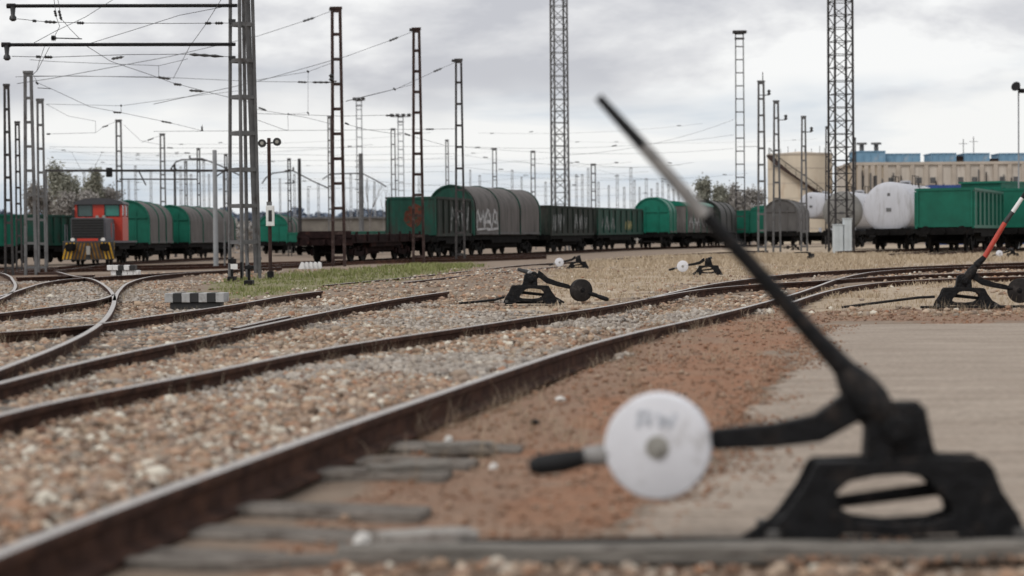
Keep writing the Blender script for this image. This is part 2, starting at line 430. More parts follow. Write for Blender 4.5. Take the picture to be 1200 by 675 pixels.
# ================================================================== GROUND
Z_BAL = [(-90, 740), (0, 668), (133, 612), (267, 566), (400, 512), (550, 460), (700, 405), (835, 374), (905, 352), (800, 350), (700, 366), (600, 380), (560, 352), (480, 345), (380, 350), (250, 362), (195, 340), (255, 326), (160, 321), (-90, 322)]
Z_RED = [(260, 700), (450, 508), (560, 465), (700, 408), (905, 356), (965, 366), (1300, 358), (1300, 375), (1010, 377), (962, 388), (930, 430), (872, 500), (842, 560), (725, 625), (640, 660)]
Z_RED2 = [(720, 470), (800, 400), (930, 372), (985, 380), (930, 432), (872, 500), (842, 560), (725, 625), (600, 610), (640, 540)]
Z_STRAW = [(600, 374), (700, 356), (800, 335), (880, 324), (1300, 300), (1300, 284), (900, 288), (800, 297), (690, 308), (640, 325), (600, 345)]
Z_STRAW2 = [(930, 352), (985, 338), (1100, 330), (1300, 326), (1300, 358), (965, 366)]
Z_GREEN = [(240, 358), (300, 346), (370, 339), (430, 332), (520, 320), (560, 309), (480, 311), (420, 315), (330, 321), (250, 331)]
Z_PEB = [(-90, 740), (1300, 740), (1300, 664), (400, 662), (230, 690)]
def axis(segs):
    out_ = []
    for a, b, n in segs: out_ += list(np.linspace(a, b, n, endpoint=False))
    return np.array(out_ + [segs[-1][1]])
xs = axis([(-3000, -300, 10), (-300, -60, 16), (-60, -14, 46), (-14, -5, 60), (-5, 5, 130), (5, 14, 60), (14, 60, 46), (60, 300, 16), (300, 3000, 10)])
ys = axis([(-40, 2, 12), (2, 14, 170), (14, 40, 170), (40, 80, 110), (80, 160, 60), (160, 400, 20), (400, 5000, 14)])
GX, GY = np.meshgrid(xs, ys)
def vnoise(x, y, s, seed):
    r = np.random.default_rng(seed); tab = r.random((256, 256))
    xx, yy = x / s, y / s
    xi, yi = np.floor(xx).astype(int), np.floor(yy).astype(int)
    fx, fy = xx - xi, yy - yi; fx = fx * fx * (3 - 2 * fx); fy = fy * fy * (3 - 2 * fy)
    g = lambda a, b: tab[a % 256, b % 256]
    return (g(xi, yi) * (1 - fx) + g(xi + 1, yi) * fx) * (1 - fy) + (g(xi, yi + 1) * (1 - fx) + g(xi + 1, yi + 1) * fx) * fy
def bumps(x, y):
    near = 1 - np_sst(60, 200, y)
    return ((vnoise(x, y, 1.7, 1) - 0.5) * 0.03 + (vnoise(x, y, 0.45, 2) - 0.5) * 0.02 + (vnoise(x, y, 0.15, 3) - 0.5) * 0.012) * near
GZ = np_tz(GX, GY) + bumps(GX, GY) - 0.012
V = np.stack([GX, GY, GZ], -1).reshape(-1, 3)
ny, nx = GX.shape
idx = np.arange(ny * nx).reshape(ny, nx)
F = np.stack([idx[:-1, :-1], idx[:-1, 1:], idx[1:, 1:], idx[1:, :-1]], -1).reshape(-1, 4)
def zone_masks(x, y, seed=0):
    a = np.maximum(y, 3.0)
    jx = (vnoise(x, y, 0.5, 21 + seed) - 0.5) * 0.5 + (vnoise(x, y, 0.12, 22) - 0.5) * 0.2
    jy = (vnoise(x, y, 0.9, 23 + seed) - 0.5) * 1.2 + (vnoise(x, y, 0.2, 24) - 0.5) * 0.4
    k = np.clip(y / 12, 0.5, 2.5)
    u, v = np_proj(x + jx * k, np.maximum(a + jy * k, 3.0), np_tz(x, y))
    ok = y > 3
    res = {n: in_poly(u, v, p) & ok for n, p in dict(bal=Z_BAL, red=Z_RED, red2=Z_RED2, straw=Z_STRAW, straw2=Z_STRAW2, green=Z_GREEN, peb=Z_PEB).items()}
    return res
zm = zone_masks(V[:, 0], V[:, 1])
ground = big_mesh('ground', V, F, None, kind='structure', smooth=True)
ca = ground.data.color_attributes.new('zone', 'FLOAT_COLOR', 'POINT')
cols = np.zeros((len(V), 4), np.float32)
cols[:, 0] = zm['red'] * 0.55 + zm['red2'] * 0.45
cols[:, 1] = zm['green']
cols[:, 2] = zm['straw'] | zm['straw2']
cols[:, 3] = zm['bal'] | zm['peb']
ca.data.foreach_set('color', cols.ravel())
def ground_mat():
    M = bpy.data.materials.new('ground_soil'); M.use_nodes = True
    t = M.node_tree; bs = t.nodes['Principled BSDF']; ln = t.links.new
    bs.inputs['Roughness'].default_value = 0.95; bs.inputs['Specular IOR Level'].default_value = 0.2
    tcn = t.nodes.new('ShaderNodeTexCoord')
    def noise(s, d=8, ro=0.65):
        n = t.nodes.new('ShaderNodeTexNoise'); n.inputs['Scale'].default_value = s; n.inputs['Detail'].default_value = d; n.inputs['Roughness'].default_value = ro
        ln(tcn.outputs['Object'], n.inputs['Vector']); return n.outputs['Fac']
    def ramp(f, stops):
        r = t.nodes.new('ShaderNodeValToRGB'); el = r.color_ramp.elements
        while len(el) < len(stops): el.new(0.5)
        for i, (p, c) in enumerate(stops): el[i].position = p; el[i].color = tuple(c) + (1,)
        ln(f, r.inputs[0]); return r.outputs[0]
    def mixc(f, a, b):
        n = t.nodes.new('ShaderNodeMix'); n.data_type = 'RGBA'; ln(f, n.inputs[0]); ln(a, n.inputs[6]); ln(b, n.inputs[7]); return n.outputs[2]
    fine, mid, big = noise(22, 8, 0.75), noise(3.2), noise(0.35)
    at = t.nodes.new('ShaderNodeVertexColor'); at.layer_name = 'zone'
    sp = t.nodes.new('ShaderNodeSeparateColor'); ln(at.outputs['Color'], sp.inputs[0])
    earth = mixc(big, ramp(fine, [(0.3, (0.12, 0.085, 0.06)), (0.7, (0.30, 0.23, 0.175))]), ramp(mid, [(0.3, (0.17, 0.13, 0.10)), (0.7, (0.34, 0.27, 0.21))]))
    red = mixc(mid, ramp(fine, [(0.3, (0.13, 0.048, 0.024)), (0.55, (0.32, 0.125, 0.058)), (0.75, (0.40, 0.20, 0.11))]), ramp(fine, [(0.3, (0.17, 0.11, 0.075)), (0.7, (0.35, 0.265, 0.19))]))
    grn = ramp(mid, [(0.3, (0.16, 0.165, 0.075)), (0.7, (0.25, 0.21, 0.135))])
    stw = ramp(mid, [(0.3, (0.30, 0.23, 0.165)), (0.7, (0.47, 0.385, 0.29))])
    bal = ramp(fine, [(0.32, (0.06, 0.04, 0.03)), (0.5, (0.18, 0.125, 0.09)), (0.72, (0.32, 0.245, 0.18))])
    c = mixc(at.outputs['Alpha'], earth, bal)
    def wob(f):
        a = t.nodes.new('ShaderNodeMath'); a.operation = 'MULTIPLY_ADD'; a.use_clamp = True
        ln(f, a.inputs[0]); a.inputs[1].default_value = 1.7
        b = t.nodes.new('ShaderNodeMath'); b.operation = 'MULTIPLY_ADD'; b.inputs[1].default_value = -1.2; b.inputs[2].default_value = 0.2
        ln(mid, b.inputs[0]); ln(b.outputs[0], a.inputs[2]); return a.outputs[0]
    c = mixc(wob(sp.outputs[2]), c, stw)
    c = mixc(wob(sp.outputs[1]), c, grn)
    c = mixc(sp.outputs[0], c, red)
    ln(c, bs.inputs['Base Color'])
    b = t.nodes.new('ShaderNodeBump'); b.inputs['Strength'].default_value = 0.5; b.inputs['Distance'].default_value = 0.03
    ln(fine, b.inputs['Height']); ln(b.outputs[0], bs.inputs['Normal'])
    return M
ground.data.materials.append(ground_mat())

# ------------------------------------------------------------------ concrete slab (worn level surface beside the lever)
def slab_mat():
    M = bpy.data.materials.new('slab_concrete'); M.use_nodes = True
    t = M.node_tree; bs = t.nodes['Principled BSDF']; ln = t.links.new
    bs.inputs['Roughness'].default_value = 0.9
    tcn = t.nodes.new('ShaderNodeTexCoord')
    mpn = t.nodes.new('ShaderNodeMapping'); mpn.inputs['Scale'].default_value = (0.6, 2.6, 1); ln(tcn.outputs['Object'], mpn.inputs[0])
    a = t.nodes.new('ShaderNodeTexNoise'); a.inputs['Scale'].default_value = 1.6; a.inputs['Detail'].default_value = 8; a.inputs['Roughness'].default_value = 0.65; ln(mpn.outputs[0], a.inputs['Vector'])
    r = t.nodes.new('ShaderNodeValToRGB'); el = r.color_ramp.elements
    el[0].position = 0.33; el[0].color = (0.25, 0.20, 0.157, 1); el[1].position = 0.68; el[1].color = (0.37, 0.31, 0.255, 1)
    ln(a.outputs['Fac'], r.inputs[0])
    n2 = t.nodes.new('ShaderNodeTexNoise'); n2.inputs['Scale'].default_value = 30; n2.inputs['Detail'].default_value = 6; ln(tcn.outputs['Object'], n2.inputs['Vector'])
    r2 = t.nodes.new('ShaderNodeValToRGB'); e2 = r2.color_ramp.elements
    e2[0].position = 0.35; e2[0].color = (0.75, 0.74, 0.72, 1); e2[1].position = 0.65; e2[1].color = (1.1, 1.08, 1.06, 1)
    ln(n2.outputs['Fac'], r2.inputs[0])
    mm = t.nodes.new('ShaderNodeMix'); mm.data_type = 'RGBA'; mm.blend_type = 'MULTIPLY'; mm.inputs[0].default_value = 1
    ln(r.outputs[0], mm.inputs[6]); ln(r2.outputs[0], mm.inputs[7]); ln(mm.outputs[2], bs.inputs['Base Color'])
    b = t.nodes.new('ShaderNodeBump'); b.inputs['Strength'].default_value = 0.35; b.inputs['Distance'].default_value = 0.02
    ln(a.outputs['Fac'], b.inputs['Height']); ln(b.outputs[0], bs.inputs['Normal'])
    MATS['slab_concrete'] = M
slab_mat()
MAT_SLAB = 'slab_concrete'
left_edge = [(712, 632), (770, 596), (845, 556), (868, 510), (905, 462), (938, 425), (958, 396), (985, 380)]
lp = [G(u, v, 0.02) for u, v in left_edge]
lp = smooth_line(catmull(lp, 0.12), 2)
y0s, y1s = lp[0].y, lp[-1].y
def edge_x(y):
    for a, b in zip(lp, lp[1:]):
        if a.y <= y <= b.y + 1e-6: return a.x + (b.x - a.x) * (y - a.y) / max(1e-6, b.y - a.y)
    return lp[-1].x
# laid as long board-marked strips running across the picture, each a shallow strip of its own
slab = thing('concrete_slab', (0, 0, 0), 0, 'worn grey brown concrete crossing slab under the near black lever', 'pavement')
del slab['category']; del slab['label']; slab['kind'] = 'structure'
yy = y0s; i = 0
while yy < y1s - 0.1:
    w_ = 0.24 + 0.5 * random.random() + (yy - y0s) * 0.05
    ye = min(y1s, yy + w_)
    mb = MB(); n = 14
    top = []
    jag = [random.uniform(-0.10, 0.06) for _ in range(n + 1)]
    outl = [(edge_x(yy + (ye - yy) * k / n) + jag[k], yy + 0.0015 + (ye - yy - 0.003) * k / n) for k in range(n + 1)]
    outl = [(9.5, yy + 0.0015)] + outl + [(9.5, ye - 0.0015)]
    mb.prism(outl, 'xy', -0.1, 0.0)
    zj = random.uniform(-0.0015, 0.0015)
    nn = len(outl)
    mb.v = [(x_, y_, (0.018 + zj + float(np_tz(np.float64(4.0), np.float64(y_)))) if k_ >= nn else z_) for k_, (x_, y_, z_) in enumerate(mb.v)]
    mb.build('slab_strip', MAT_SLAB, slab)
    yy = ye; i += 1

# ================================================================== STONES
def rock_shapes(n, seed):
    r = np.random.default_rng(seed); res = []
    bm = bmesh.new(); bmesh.ops.create_icosphere(bm, subdivisions=1, radius=1.0)
    base = np.array([v_.co[:] for v_ in bm.verts]); fc = np.array([[x.index for x in f.verts] for f in bm.faces]); bm.free()
    for _ in range(n):
        v_ = base * (1 + r.uniform(-0.32, 0.28, (len(base), 1))) * r.uniform(0.7, 1.2, 3)
        v_ = v_ + r.uniform(-0.12, 0.12, v_.shape)
        res.append(v_)
    return res, fc
SH, FC = rock_shapes(14, 3)
def scatter_stones(name, x, y, size, mname, label=None, sink=0.25, extra_z=None):
    n = len(x)
    V_ = np.zeros((n, 12, 3), np.float32)
    sh = np.array(SH)[rng.integers(0, len(SH), n)]
    a = rng.uniform(0, 6.283, n); ca_, sa_ = np.cos(a)[:, None], np.sin(a)[:, None]
    tl = rng.uniform(-0.6, 0.6, n); ct, st = np.cos(tl)[:, None], np.sin(tl)[:, None]
    X = sh[:, :, 0]; Yv = sh[:, :, 1] * ct - sh[:, :, 2] * st; Zv = sh[:, :, 1] * st + sh[:, :, 2] * ct
    s_ = size[:, None]
    V_[:, :, 0] = x[:, None] + (X * ca_ - Yv * sa_) * s_
    V_[:, :, 1] = y[:, None] + (X * sa_ + Yv * ca_) * s_
    z = np_tz(x, y) + bumps(x, y) - 0.012 + size * (0.55 - sink) + (0 if extra_z is None else extra_z)
    V_[:, :, 2] = z[:, None] + Zv * s_ * 0.75
    F_ = (FC[None] + (np.arange(n) * 12)[:, None, None]).reshape(-1, 3)
    return big_mesh(name, V_.reshape(-1, 3), F_, mname)
def sample(y0, y1, dens, xmax=None):
    """uniform points in the camera's fan between two distances"""
    n = int(dens * 0.27 * 2 * (y1 * y1 - y0 * y0) / 2)
    y = np.sqrt(rng.uniform(y0 * y0, y1 * y1, n)); x = rng.uniform(-0.27, 0.27, n) * y
    return x, y
sx, sy, ss = [], [], []
for (a, b, d, lo, hi) in [(4.4, 9, 1000, .007, .029), (9, 16, 800, .009, .029), (16, 26, 380, .011, .031), (26, 46, 130, .015, .035)]:
    x, y = sample(a, b, d); z_ = zone_masks(x, y); k = (z_['bal'] | (z_['peb'] & (rng.random(len(x)) < 0.3))) & (vnoise(x, y, 0.8, 81) + 0.5 * vnoise(x, y, 0.25, 82) + 0.3 * rng.random(len(x)) > 0.42)
    x, y = x[k], y[k]; s_ = rng.uniform(lo, hi, len(x)) * np.exp(rng.normal(0, 0.25, len(x)))
    sx.append(x); sy.append(y); ss.append(s_)
sx, sy, ss = map(np.concatenate, (sx, sy, ss))
g_ = vnoise(sx, sy, 2.2, 51) + 0.5 * vnoise(sx, sy, 0.5, 52) + 0.25 * rng.random(len(sx)) - 0.3 * (1 - np_sst(9, 16, sy)) > 1.0
o = scatter_stones('ballast_gravel', sx[~g_], sy[~g_], ss[~g_], 'stone_mix')
o = scatter_stones('grey_ballast_gravel', sx[g_], sy[g_], ss[g_], 'stone_grey')
rx, ry, rs = [], [], []
for (a, b, d, lo, hi) in [(4.4, 9, 300, .003, .011), (9, 16, 170, .004, .014), (16, 30, 70, .006, .018)]:
    x, y = sample(a, b, d); z_ = zone_masks(x, y); k = (z_['red'] | z_['red2'])
    x, y = x[k], y[k]; rx.append(x); ry.append(y); rs.append(rng.uniform(lo, hi, len(x)) * np.exp(rng.normal(0, 0.35, len(x))))
rx, ry, rs = map(np.concatenate, (rx, ry, rs))
scatter_stones('red_gravel', rx, ry, rs, 'stone_red', sink=0.1)
x, y = sample(22, 62, 26); z_ = zone_masks(x, y); k = ~(z_['bal'] | z_['green']) & (vnoise(x, y, 2.0, 91) + .4 * rng.random(len(x)) > 0.62) & ~((z_['straw'] | z_['straw2']) & (rng.random(len(x)) < 0.8))
ye_ = rng.uniform(y0s, y1s, 2600); xe_ = np.array([edge_x(q_) for q_ in ye_]) + rng.normal(0.0, 0.10, 2600) - 0.02 + np.abs(rng.normal(0, .12, 2600)) * (rng.random(2600) < .3)
n_ = 700
xe_ = np.concatenate([xe_, rng.uniform(.72, 1.75, n_)]); ye_ = np.concatenate([ye_, 5.93 + np.abs(rng.normal(0, .16, n_)) - .2 * (rng.random(n_) < .3)])
scatter_stones('edge_grit', xe_, ye_, rng.uniform(.004, .014, 2600 + n_), 'stone_red', sink=0.1, extra_z=0.028)
scatter_stones('scattered_stones', x[k], y[k], rng.uniform(.015, .05, k.sum()), 'stone_mix')

# ================================================================== GRASS
def blades(name, x, y, h, mname, wd=0.006):
    n = len(x)
    a = rng.uniform(0, 6.283, n); lean = rng.uniform(0.1, 0.9, n) * h
    la = rng.uniform(0, 6.283, n)
    z = np_tz(x, y) + bumps(x, y) - 0.02
    wv = wd * (0.6 + 0.8 * rng.random(n)) * np.clip(y / 25, 0.6, 4)
    V_ = np.zeros((n, 5, 3), np.float32)
    dx, dy = np.cos(a) * wv, np.sin(a) * wv
    mx_, my_ = np.cos(la) * lean, np.sin(la) * lean
    V_[:, 0] = np.stack([x - dx, y - dy, z], -1); V_[:, 1] = np.stack([x + dx, y + dy, z], -1)
    V_[:, 2] = np.stack([x + mx_ * .35 + dx * .7, y + my_ * .35 + dy * .7, z + h * .6], -1); V_[:, 3] = np.stack([x + mx_ * .35 - dx * .7, y + my_ * .35 - dy * .7, z + h * .6], -1)
    V_[:, 4] = np.stack([x + mx_, y + my_, z + h], -1)
    f1 = np.array([[0, 1, 2], [0, 2, 3], [3, 2, 4]])
    F_ = (f1[None] + (np.arange(n) * 5)[:, None, None]).reshape(-1, 3)
    return big_mesh(name, V_.reshape(-1, 3), F_, mname)
def tufts(y0, y1, dens, zones, per, spread, hlo, hhi):
    x, y = sample(y0, y1, dens); z_ = zone_masks(x, y); k = np.zeros(len(x), bool)
    for q in zones: k |= z_[q]
    dn = vnoise(x, y, 1.6, 61) + 0.4 * vnoise(x, y, 0.5, 62)
    k &= dn > rng.uniform(0.1, 0.95, len(x))
    x, y, dn = x[k], y[k], dn[k]
    x = np.repeat(x, per) + rng.normal(0, spread, len(x) * per); y = np.repeat(y, per) + rng.normal(0, spread, len(dn) * per)
    h = rng.uniform(hlo, hhi, len(x)) * (0.45 + 0.75 * np.repeat(dn, per))
    return x, y, h
a = tufts(24, 60, 9, ['straw', 'straw2'], 12, 0.12, 0.02, 0.085)
b = tufts(60, 105, 4, ['straw', 'straw2'], 10, 0.15, 0.06, 0.20)
blades('dry_grass', *[np.concatenate(q) for q in zip(a, b)], 'straw')
a = tufts(24, 48, 11, ['green'], 12, 0.09, 0.03, 0.09)
b = tufts(48, 95, 5, ['green'], 12, 0.14, 0.05, 0.14)
blades('green_grass', *[np.concatenate(q) for q in zip(a, b)], 'grass_green')
a = tufts(8, 40, 9, ['bal', 'red'], 8, 0.05, 0.04, 0.15)
blades('dry_weeds', *a, 'straw', wd=0.0018)

x, y = sample(7.5, 26, 26); z_ = zone_masks(x, y); dr_ = x - np.interp(y, R1Y, R1X)
k = (z_['red']) & (dr_ > 0.06) & (dr_ < 0.9) & (rng.random(len(x)) < np.exp(-dr_ / 0.28))
x, y = np.repeat(x[k], 16), np.repeat(y[k], 16)
blades('rail_side_weeds', x + rng.normal(0, .05, len(x)), y + rng.normal(0, .05, len(x)), rng.uniform(.03, .13, len(x)), 'dead_weed', wd=0.002)
# ================================================================== TRACKS
RT = 0.16
def G0(u, v, dz):
    d = ray(u, v); z = dz
    for _ in range(12):
        p = CAM + d * ((z - H_CAM) / d.z); z = dz + tz0(p.x, p.y)
    return p
def rail_line(px, step=0.5, sm=6, dz=RT):
    pts = [G0(u, v, dz) for u, v in px]
    pts = smooth_line(catmull(pts, step), sm)
    return [Vector((p.x, p.y, tz0(p.x, p.y) + dz)) for p in pts]
PROF = [(-0.068, -0.155), (-0.068, -0.140), (-0.012, -0.122), (-0.011, -0.045), (-0.034, -0.034), (-0.035, -0.006), (-0.028, 0.0), (0.028, 0.0), (0.035, -0.006), (0.034, -0.034), (0.011, -0.045), (0.012, -0.122), (0.068, -0.140), (0.068, -0.155)]
def build_rail(pts, parent, kscale=1.0):
    V_, F_, MI = [], [], []
    n = len(PROF)
    for i, p in enumerate(pts):
        t = (pts[min(i + 1, len(pts) - 1)] - pts[max(0, i - 1)]); t.z = 0; t.normalize()
        s_ = Vector((t.y, -t.x, 0))
        for a_, z_ in PROF: V_.append(p + s_ * a_ * kscale + Vector((0, 0, z_)))
    for i in range(len(pts) - 1):
        for k_ in range(n):
            a_, b_ = i * n + k_, i * n + (k_ + 1) % n
            F_.append((a_, b_, b_ + n, a_ + n)); MI.append(1 if k_ == 6 else 0)
    F_.append(tuple(range(n))); F_.append(tuple((len(pts) - 1) * n + q for q in range(n))); MI += [0, 0]
    mb = MB(); mb.v = [tuple(q) for q in V_]; mb.f = F_; mb.mi = MI
    return mb.build('rail', ['rail_rust', 'rail_head'], parent, smooth=True)
_sl = None
def sleeper_proto():
    global _sl
    if _sl is None:
        mb = MB(); rr = random.Random(3)
        n = 5
        xs_ = [-1.3, -0.7, 0, 0.7, 1.3]
        V_ = []
        for x_ in xs_:
            for a_, b_ in ((-0.12, -0.1), (0.12, -0.1), (0.12, 0.0), (-0.12, 0.0)): V_.append((x_, a_ + rr.uniform(-.012, .012), b_ + rr.uniform(-.008, .008)))
        F_ = [(0, 1, 2, 3), (16, 17, 18, 19)]
        for i_ in range(4):
            for k_ in range(4): F_.append((i_ * 4 + k_, i_ * 4 + (k_ + 1) % 4, i_ * 4 + 4 + (k_ + 1) % 4, i_ * 4 + 4 + k_))
        mb.add(V_, F_); _sl = mb
    return _sl
sleeper_mesh = None
def sleeper(parent, c, ang, length=2.6):
    global sleeper_mesh
    if sleeper_mesh is None:
        o_ = sleeper_proto().build('sleeper', 'sleeper_wood', parent, bevel=0.01); sleeper_mesh = o_.data
    else:
        o_ = bpy.data.objects.new('sleeper', sleeper_mesh); COL.objects.link(o_); o_.parent = parent
    o_.location = c; o_.rotation_euler = (0, 0, ang); o_.scale = (length / 2.6, random.uniform(0.85, 1.1), 1)
    return o_
def track(label, rails_px, dz=0.16):
    o_ = thing('railway_track', (0, 0, 0), 0, label, 'railway track', 'tracks of the yard')
    ls = []
    for px in rails_px:
        l_ = rail_line(px, dz=dz); build_rail(l_, o_); ls.append(l_)
    return o_, ls
PX_R1 = [(-60, 672), (0, 647), (133, 594), (267, 548), (400, 499), (475, 474), (550, 449), (626, 423), (700, 400), (750, 388), (800, 377), (835, 369.5), (875, 359.5), (905, 351.5), (935, 343), (960, 334.5), (985, 326), (1027, 318), (1100, 313.5), (1230, 310.5)]
PX_R2 = [(-60, 503), (0, 485), (50, 471), (176, 449), (250, 435), (300, 424), (351, 413.5), (451, 396.5), (550, 383), (601, 374.5), (701, 360.6), (750, 351.5), (800, 342), (833, 337.5), (875, 333.8), (917, 331.3), (958, 329), (1044, 323.5), (1100, 321), (1230, 317.5)]
tA, lsA = track('rusty turnout track sweeping from the bottom left corner to the right edge',
                [PX_R1, PX_R2, [(757, 350), (790, 342), (833, 333), (875, 327), (925, 321), (998, 316), (1100, 311), (1230, 306.5)], [(928, 354), (952, 346), (978, 339), (1010, 333.5), (1054, 329), (1127, 326), (1230, 323)]])
tB, lsB = track('second track from the camera, its far end sinking into the soil left of centre',
                [[(-60, 464), (0, 448.6), (126, 417), (250, 393), (300, 382.5), (351, 371.5), (426, 357), (475, 348.5), (524, 341.6)], [(118, 379), (160, 373), (201, 367), (250, 360.5), (300, 352.5), (335, 346), (376, 341)], [(275, 384), (305, 377), (337, 370.5)]])
tC, lsC = track('shiny curving turnout track at the left with the sharp bend before the locomotive',
                [[(-50, 451), (0, 432), (38, 418), (88, 397), (118, 379), (130, 364), (134, 350), (129, 340), (119, 332), (106, 326.3), (80, 321.8), (45, 318), (-30, 315)],
                 [(134, 352), (139, 341), (151, 331), (176, 324), (220, 319.5), (264, 316.5), (330, 313)],
                 [(-40, 357), (0, 347), (25, 339), (50, 331.5), (76, 327.3), (106, 325), (150, 322.3), (200, 319.5), (280, 315.5)],
                 [(-40, 372), (0, 367), (76, 357.5), (113, 352), (134, 345)],
                 [(-40, 391.5), (0, 389.5), (50, 386.5), (112, 380)]])
tD, lsD = track('short bright kinked track at the far left edge below the lattice masts',
                [[(-40, 360), (0, 350), (14, 342), (18, 335), (15, 328), (6, 321), (-20, 317)], [(20, 325), (68, 323.5), (110, 322)]])
tE, lsE = track('half buried track crossing the dry grass behind the middle lever',
                [[(380, 334), (480, 324.5), (560, 316), (640, 308.5), (760, 300), (900, 293.5)], [(470, 331), (560, 321), (640, 313.5), (760, 303.2), (900, 295.5)]], dz=0.085)
# visible sleepers of the nearest track
def nearest_along(line, y):
    i = min(range(len(line) - 3), key=lambda k: abs(line[k].y - y))
    return line[i], line[i + 3]
y_ = 5.4
while y_ < 9.4:
    p, q = nearest_along(lsA[0], y_)
    t = (q - p); t.z = 0; t.normalize(); s_ = Vector((t.y, -t.x, 0))
    c = p - s_ * random.uniform(0.46, 0.78); c.z = random.uniform(0.010, 0.024) + tz0(p.x, p.y)
    sleeper(tA, c, math.atan2(s_.y, s_.x) + random.uniform(-0.06, 0.06), random.uniform(2.3, 2.6))
    y_ += 0.62
for ln_, own in ((lsB[0], tB), (lsC[0], tC)):
    y_ = ln_[0].y + 0.4
    while y_ < 24:
        p, q = nearest_along(ln_, y_)
        if (q - p).length < 0.1: break
        t = (q - p); t.z = 0; t.normalize(); s_ = Vector((t.y, -t.x, 0))
        c = p - s_ * 0.84; c.z = tz(p.x, p.y) + random.uniform(-0.004, 0.010)
        sleeper(own, c, math.atan2(s_.y, s_.x) + random.uniform(-0.05, 0.05), 2.5)
        y_ += 0.65
# ================================================================== POINT LEVERS
K = 385.0
def q(u, v): return ((u - 1040) / K, (637 - v) / K)
def lever(loc, rz, label, mirror=1, handle=None, disc='white', tilt=(0, 0), scl=1.0, arm_drop=0.0, rod=None, letters=False):
    """hand lever for points: two-cheek cast base, hub, tapered handle, weight arm with disc weight.
    Drawn with the weight on the left; mirror=-1 turns it round. handle: list of (x, z, y, radius, paint)"""
    t = thing('point_lever', loc, rz, label, 'switch lever', 'hand levers beside the tracks')
    if scl != 1.0 or mirror != 1: t.scale = (scl * mirror, scl, scl)
    outer = [q(*p) for p in [(888, 637), (893, 622), (915, 598), (938, 566), (950, 541), (957, 537), (1016, 535), (1085, 533), (1148, 534), (1158, 545), (1168, 572), (1186, 598), (1196, 622), (1198, 637), (1140, 637), (1122, 621), (1050, 624), (984, 621), (962, 637)]]
    hole = [q(*p) for p in [(978, 586), (976, 572), (990, 560), (1020, 554), (1055, 552), (1078, 556), (1092, 570), (1110, 590), (1112, 600), (1092, 607), (1040, 610), (1003, 606), (986, 597)]]
    fr = MB()
    fr.plate(outer, hole, -0.085, -0.055); fr.plate(outer, hole, 0.055, 0.085)
    a = q(956, 538); b = q(1149, 537)
    fr.box(((a[0] + b[0]) / 2, 0, a[1] - 0.012), (b[0] - a[0] - 0.006, 0.108, 0.02))
    for u0, u1 in ((884, 968), (1134, 1202)):
        x0, x1 = q(u0, 0)[0], q(u1, 0)[0]
        fr.box(((x0 + x1) / 2, 0, 0.0125), (x1 - x0, 0.30, 0.025))
    f = fr.build('base_frame', 'black_iron', t, bevel=0.004)
    bl = MB().cyl((0, 0, 0.022), (0, 0, 0.06), 0.022, 6).build('bolt', 'bolt_steel', f)
    first = True
    for u in (900, 1185):
        for y in (-0.12, 0.12):
            if first: bl.location = (q(u, 0)[0], y, 0); first = False
            else: inst(bl, f, (q(u, 0)[0], y, 0))
    hb = MB()
    hb.prism([q(*p) for p in [(1012, 537), (1015, 492), (1020, 480), (1048, 476), (1056, 470), (1066, 478), (1082, 474), (1087, 500), (1092, 524), (1102, 536)]], 'xz', -0.05, 0.05)
    hb.cyl((q(1048, 500)[0], -0.085, q(0, 500)[1]), (q(1048, 500)[0], 0.085, q(0, 500)[1]), 0.045, 14)
    hb.build('hub', 'black_iron', t, bevel=0.006)
    MB().cyl((q(1048, 500)[0], -0.085, q(0, 500)[1]), (q(1048, 500)[0], -0.105, q(0, 500)[1]), 0.026, 6).build('pin_nut', 'black_iron', t)
    MB().box((q(1060, 0)[0], 0, q(0, 476)[1]), (0.09, 0.07, 0.035), 0.2).build('hub_cap', 'black_iron', t, bevel=0.008)
    MB().box((q(1030, 0)[0], -0.06, q(0, 528)[1]), (0.06, 0.03, 0.06), 0.1).build('hub_lug', 'black_iron', t, bevel=0.006)
    sk = MB()
    sx_, sz_ = q(1030, 485); ex, ez = (handle[0][0], handle[0][1])
    d = Vector((ex - sx_, 0, ez - sz_))
    sk.tube([(sx_ + d.x * k, handle[0][2] * k, sz_ + d.z * k) for k in (-0.15, 0.25, 0.5, 0.8, 1.0)], [0.055, 0.068, 0.064, 0.050, 0.036], 9)
    sk.build('lever_socket', 'black_iron', t, smooth=True, bevel=0)
    segs = {}
    hd = None
    for i in range(len(handle) - 1):
        (x0, z0, y0, r0, pm), (x1, z1, y1, r1, _) = handle[i], handle[i + 1]
        mb = MB().tube([(x0, y0, z0), (x1, y1, z1)], [r0, r1], 12)
        o_ = mb.build('handle' if hd is None else 'handle_band', pm, hd or t, smooth=True)
        hd = hd or o_
    # weight arm
    dz = arm_drop
    arm = MB()
    up_ = [(1005, 452), (985, 462), (955, 484), (905, 494), (836, 500)]; lo_ = [(836, 524), (905, 522), (962, 516), (995, 498), (1015, 488)]
    pts = [q(*p) for p in up_ + lo_]
    pts = [(x, z - dz * max(0, (q(1005, 0)[0] - x))) for x, z in pts]
    arm.prism(pts, 'xz', -0.028, 0.028)
    arm.build('weight_arm', 'black_iron', t, bevel=0.006)
    rodm = MB()
    def dr(u, v):
        x, z = q(u, v); return (x, 0.0, z - dz * max(0, (q(1005, 0)[0] - x)))
    rodm.tube([dr(842, 512), dr(780, 520), dr(712, 530)], 0.026, 10)
    rodm.build('arm_rod', 'black_iron', t, smooth=True)
    cl = MB().tube([dr(716, 528), dr(684, 531)], [0.034, 0.03], 10)
    cl.build('arm_collar', 'worn_white_paint' if disc == 'white' else 'black_iron', t, smooth=True)
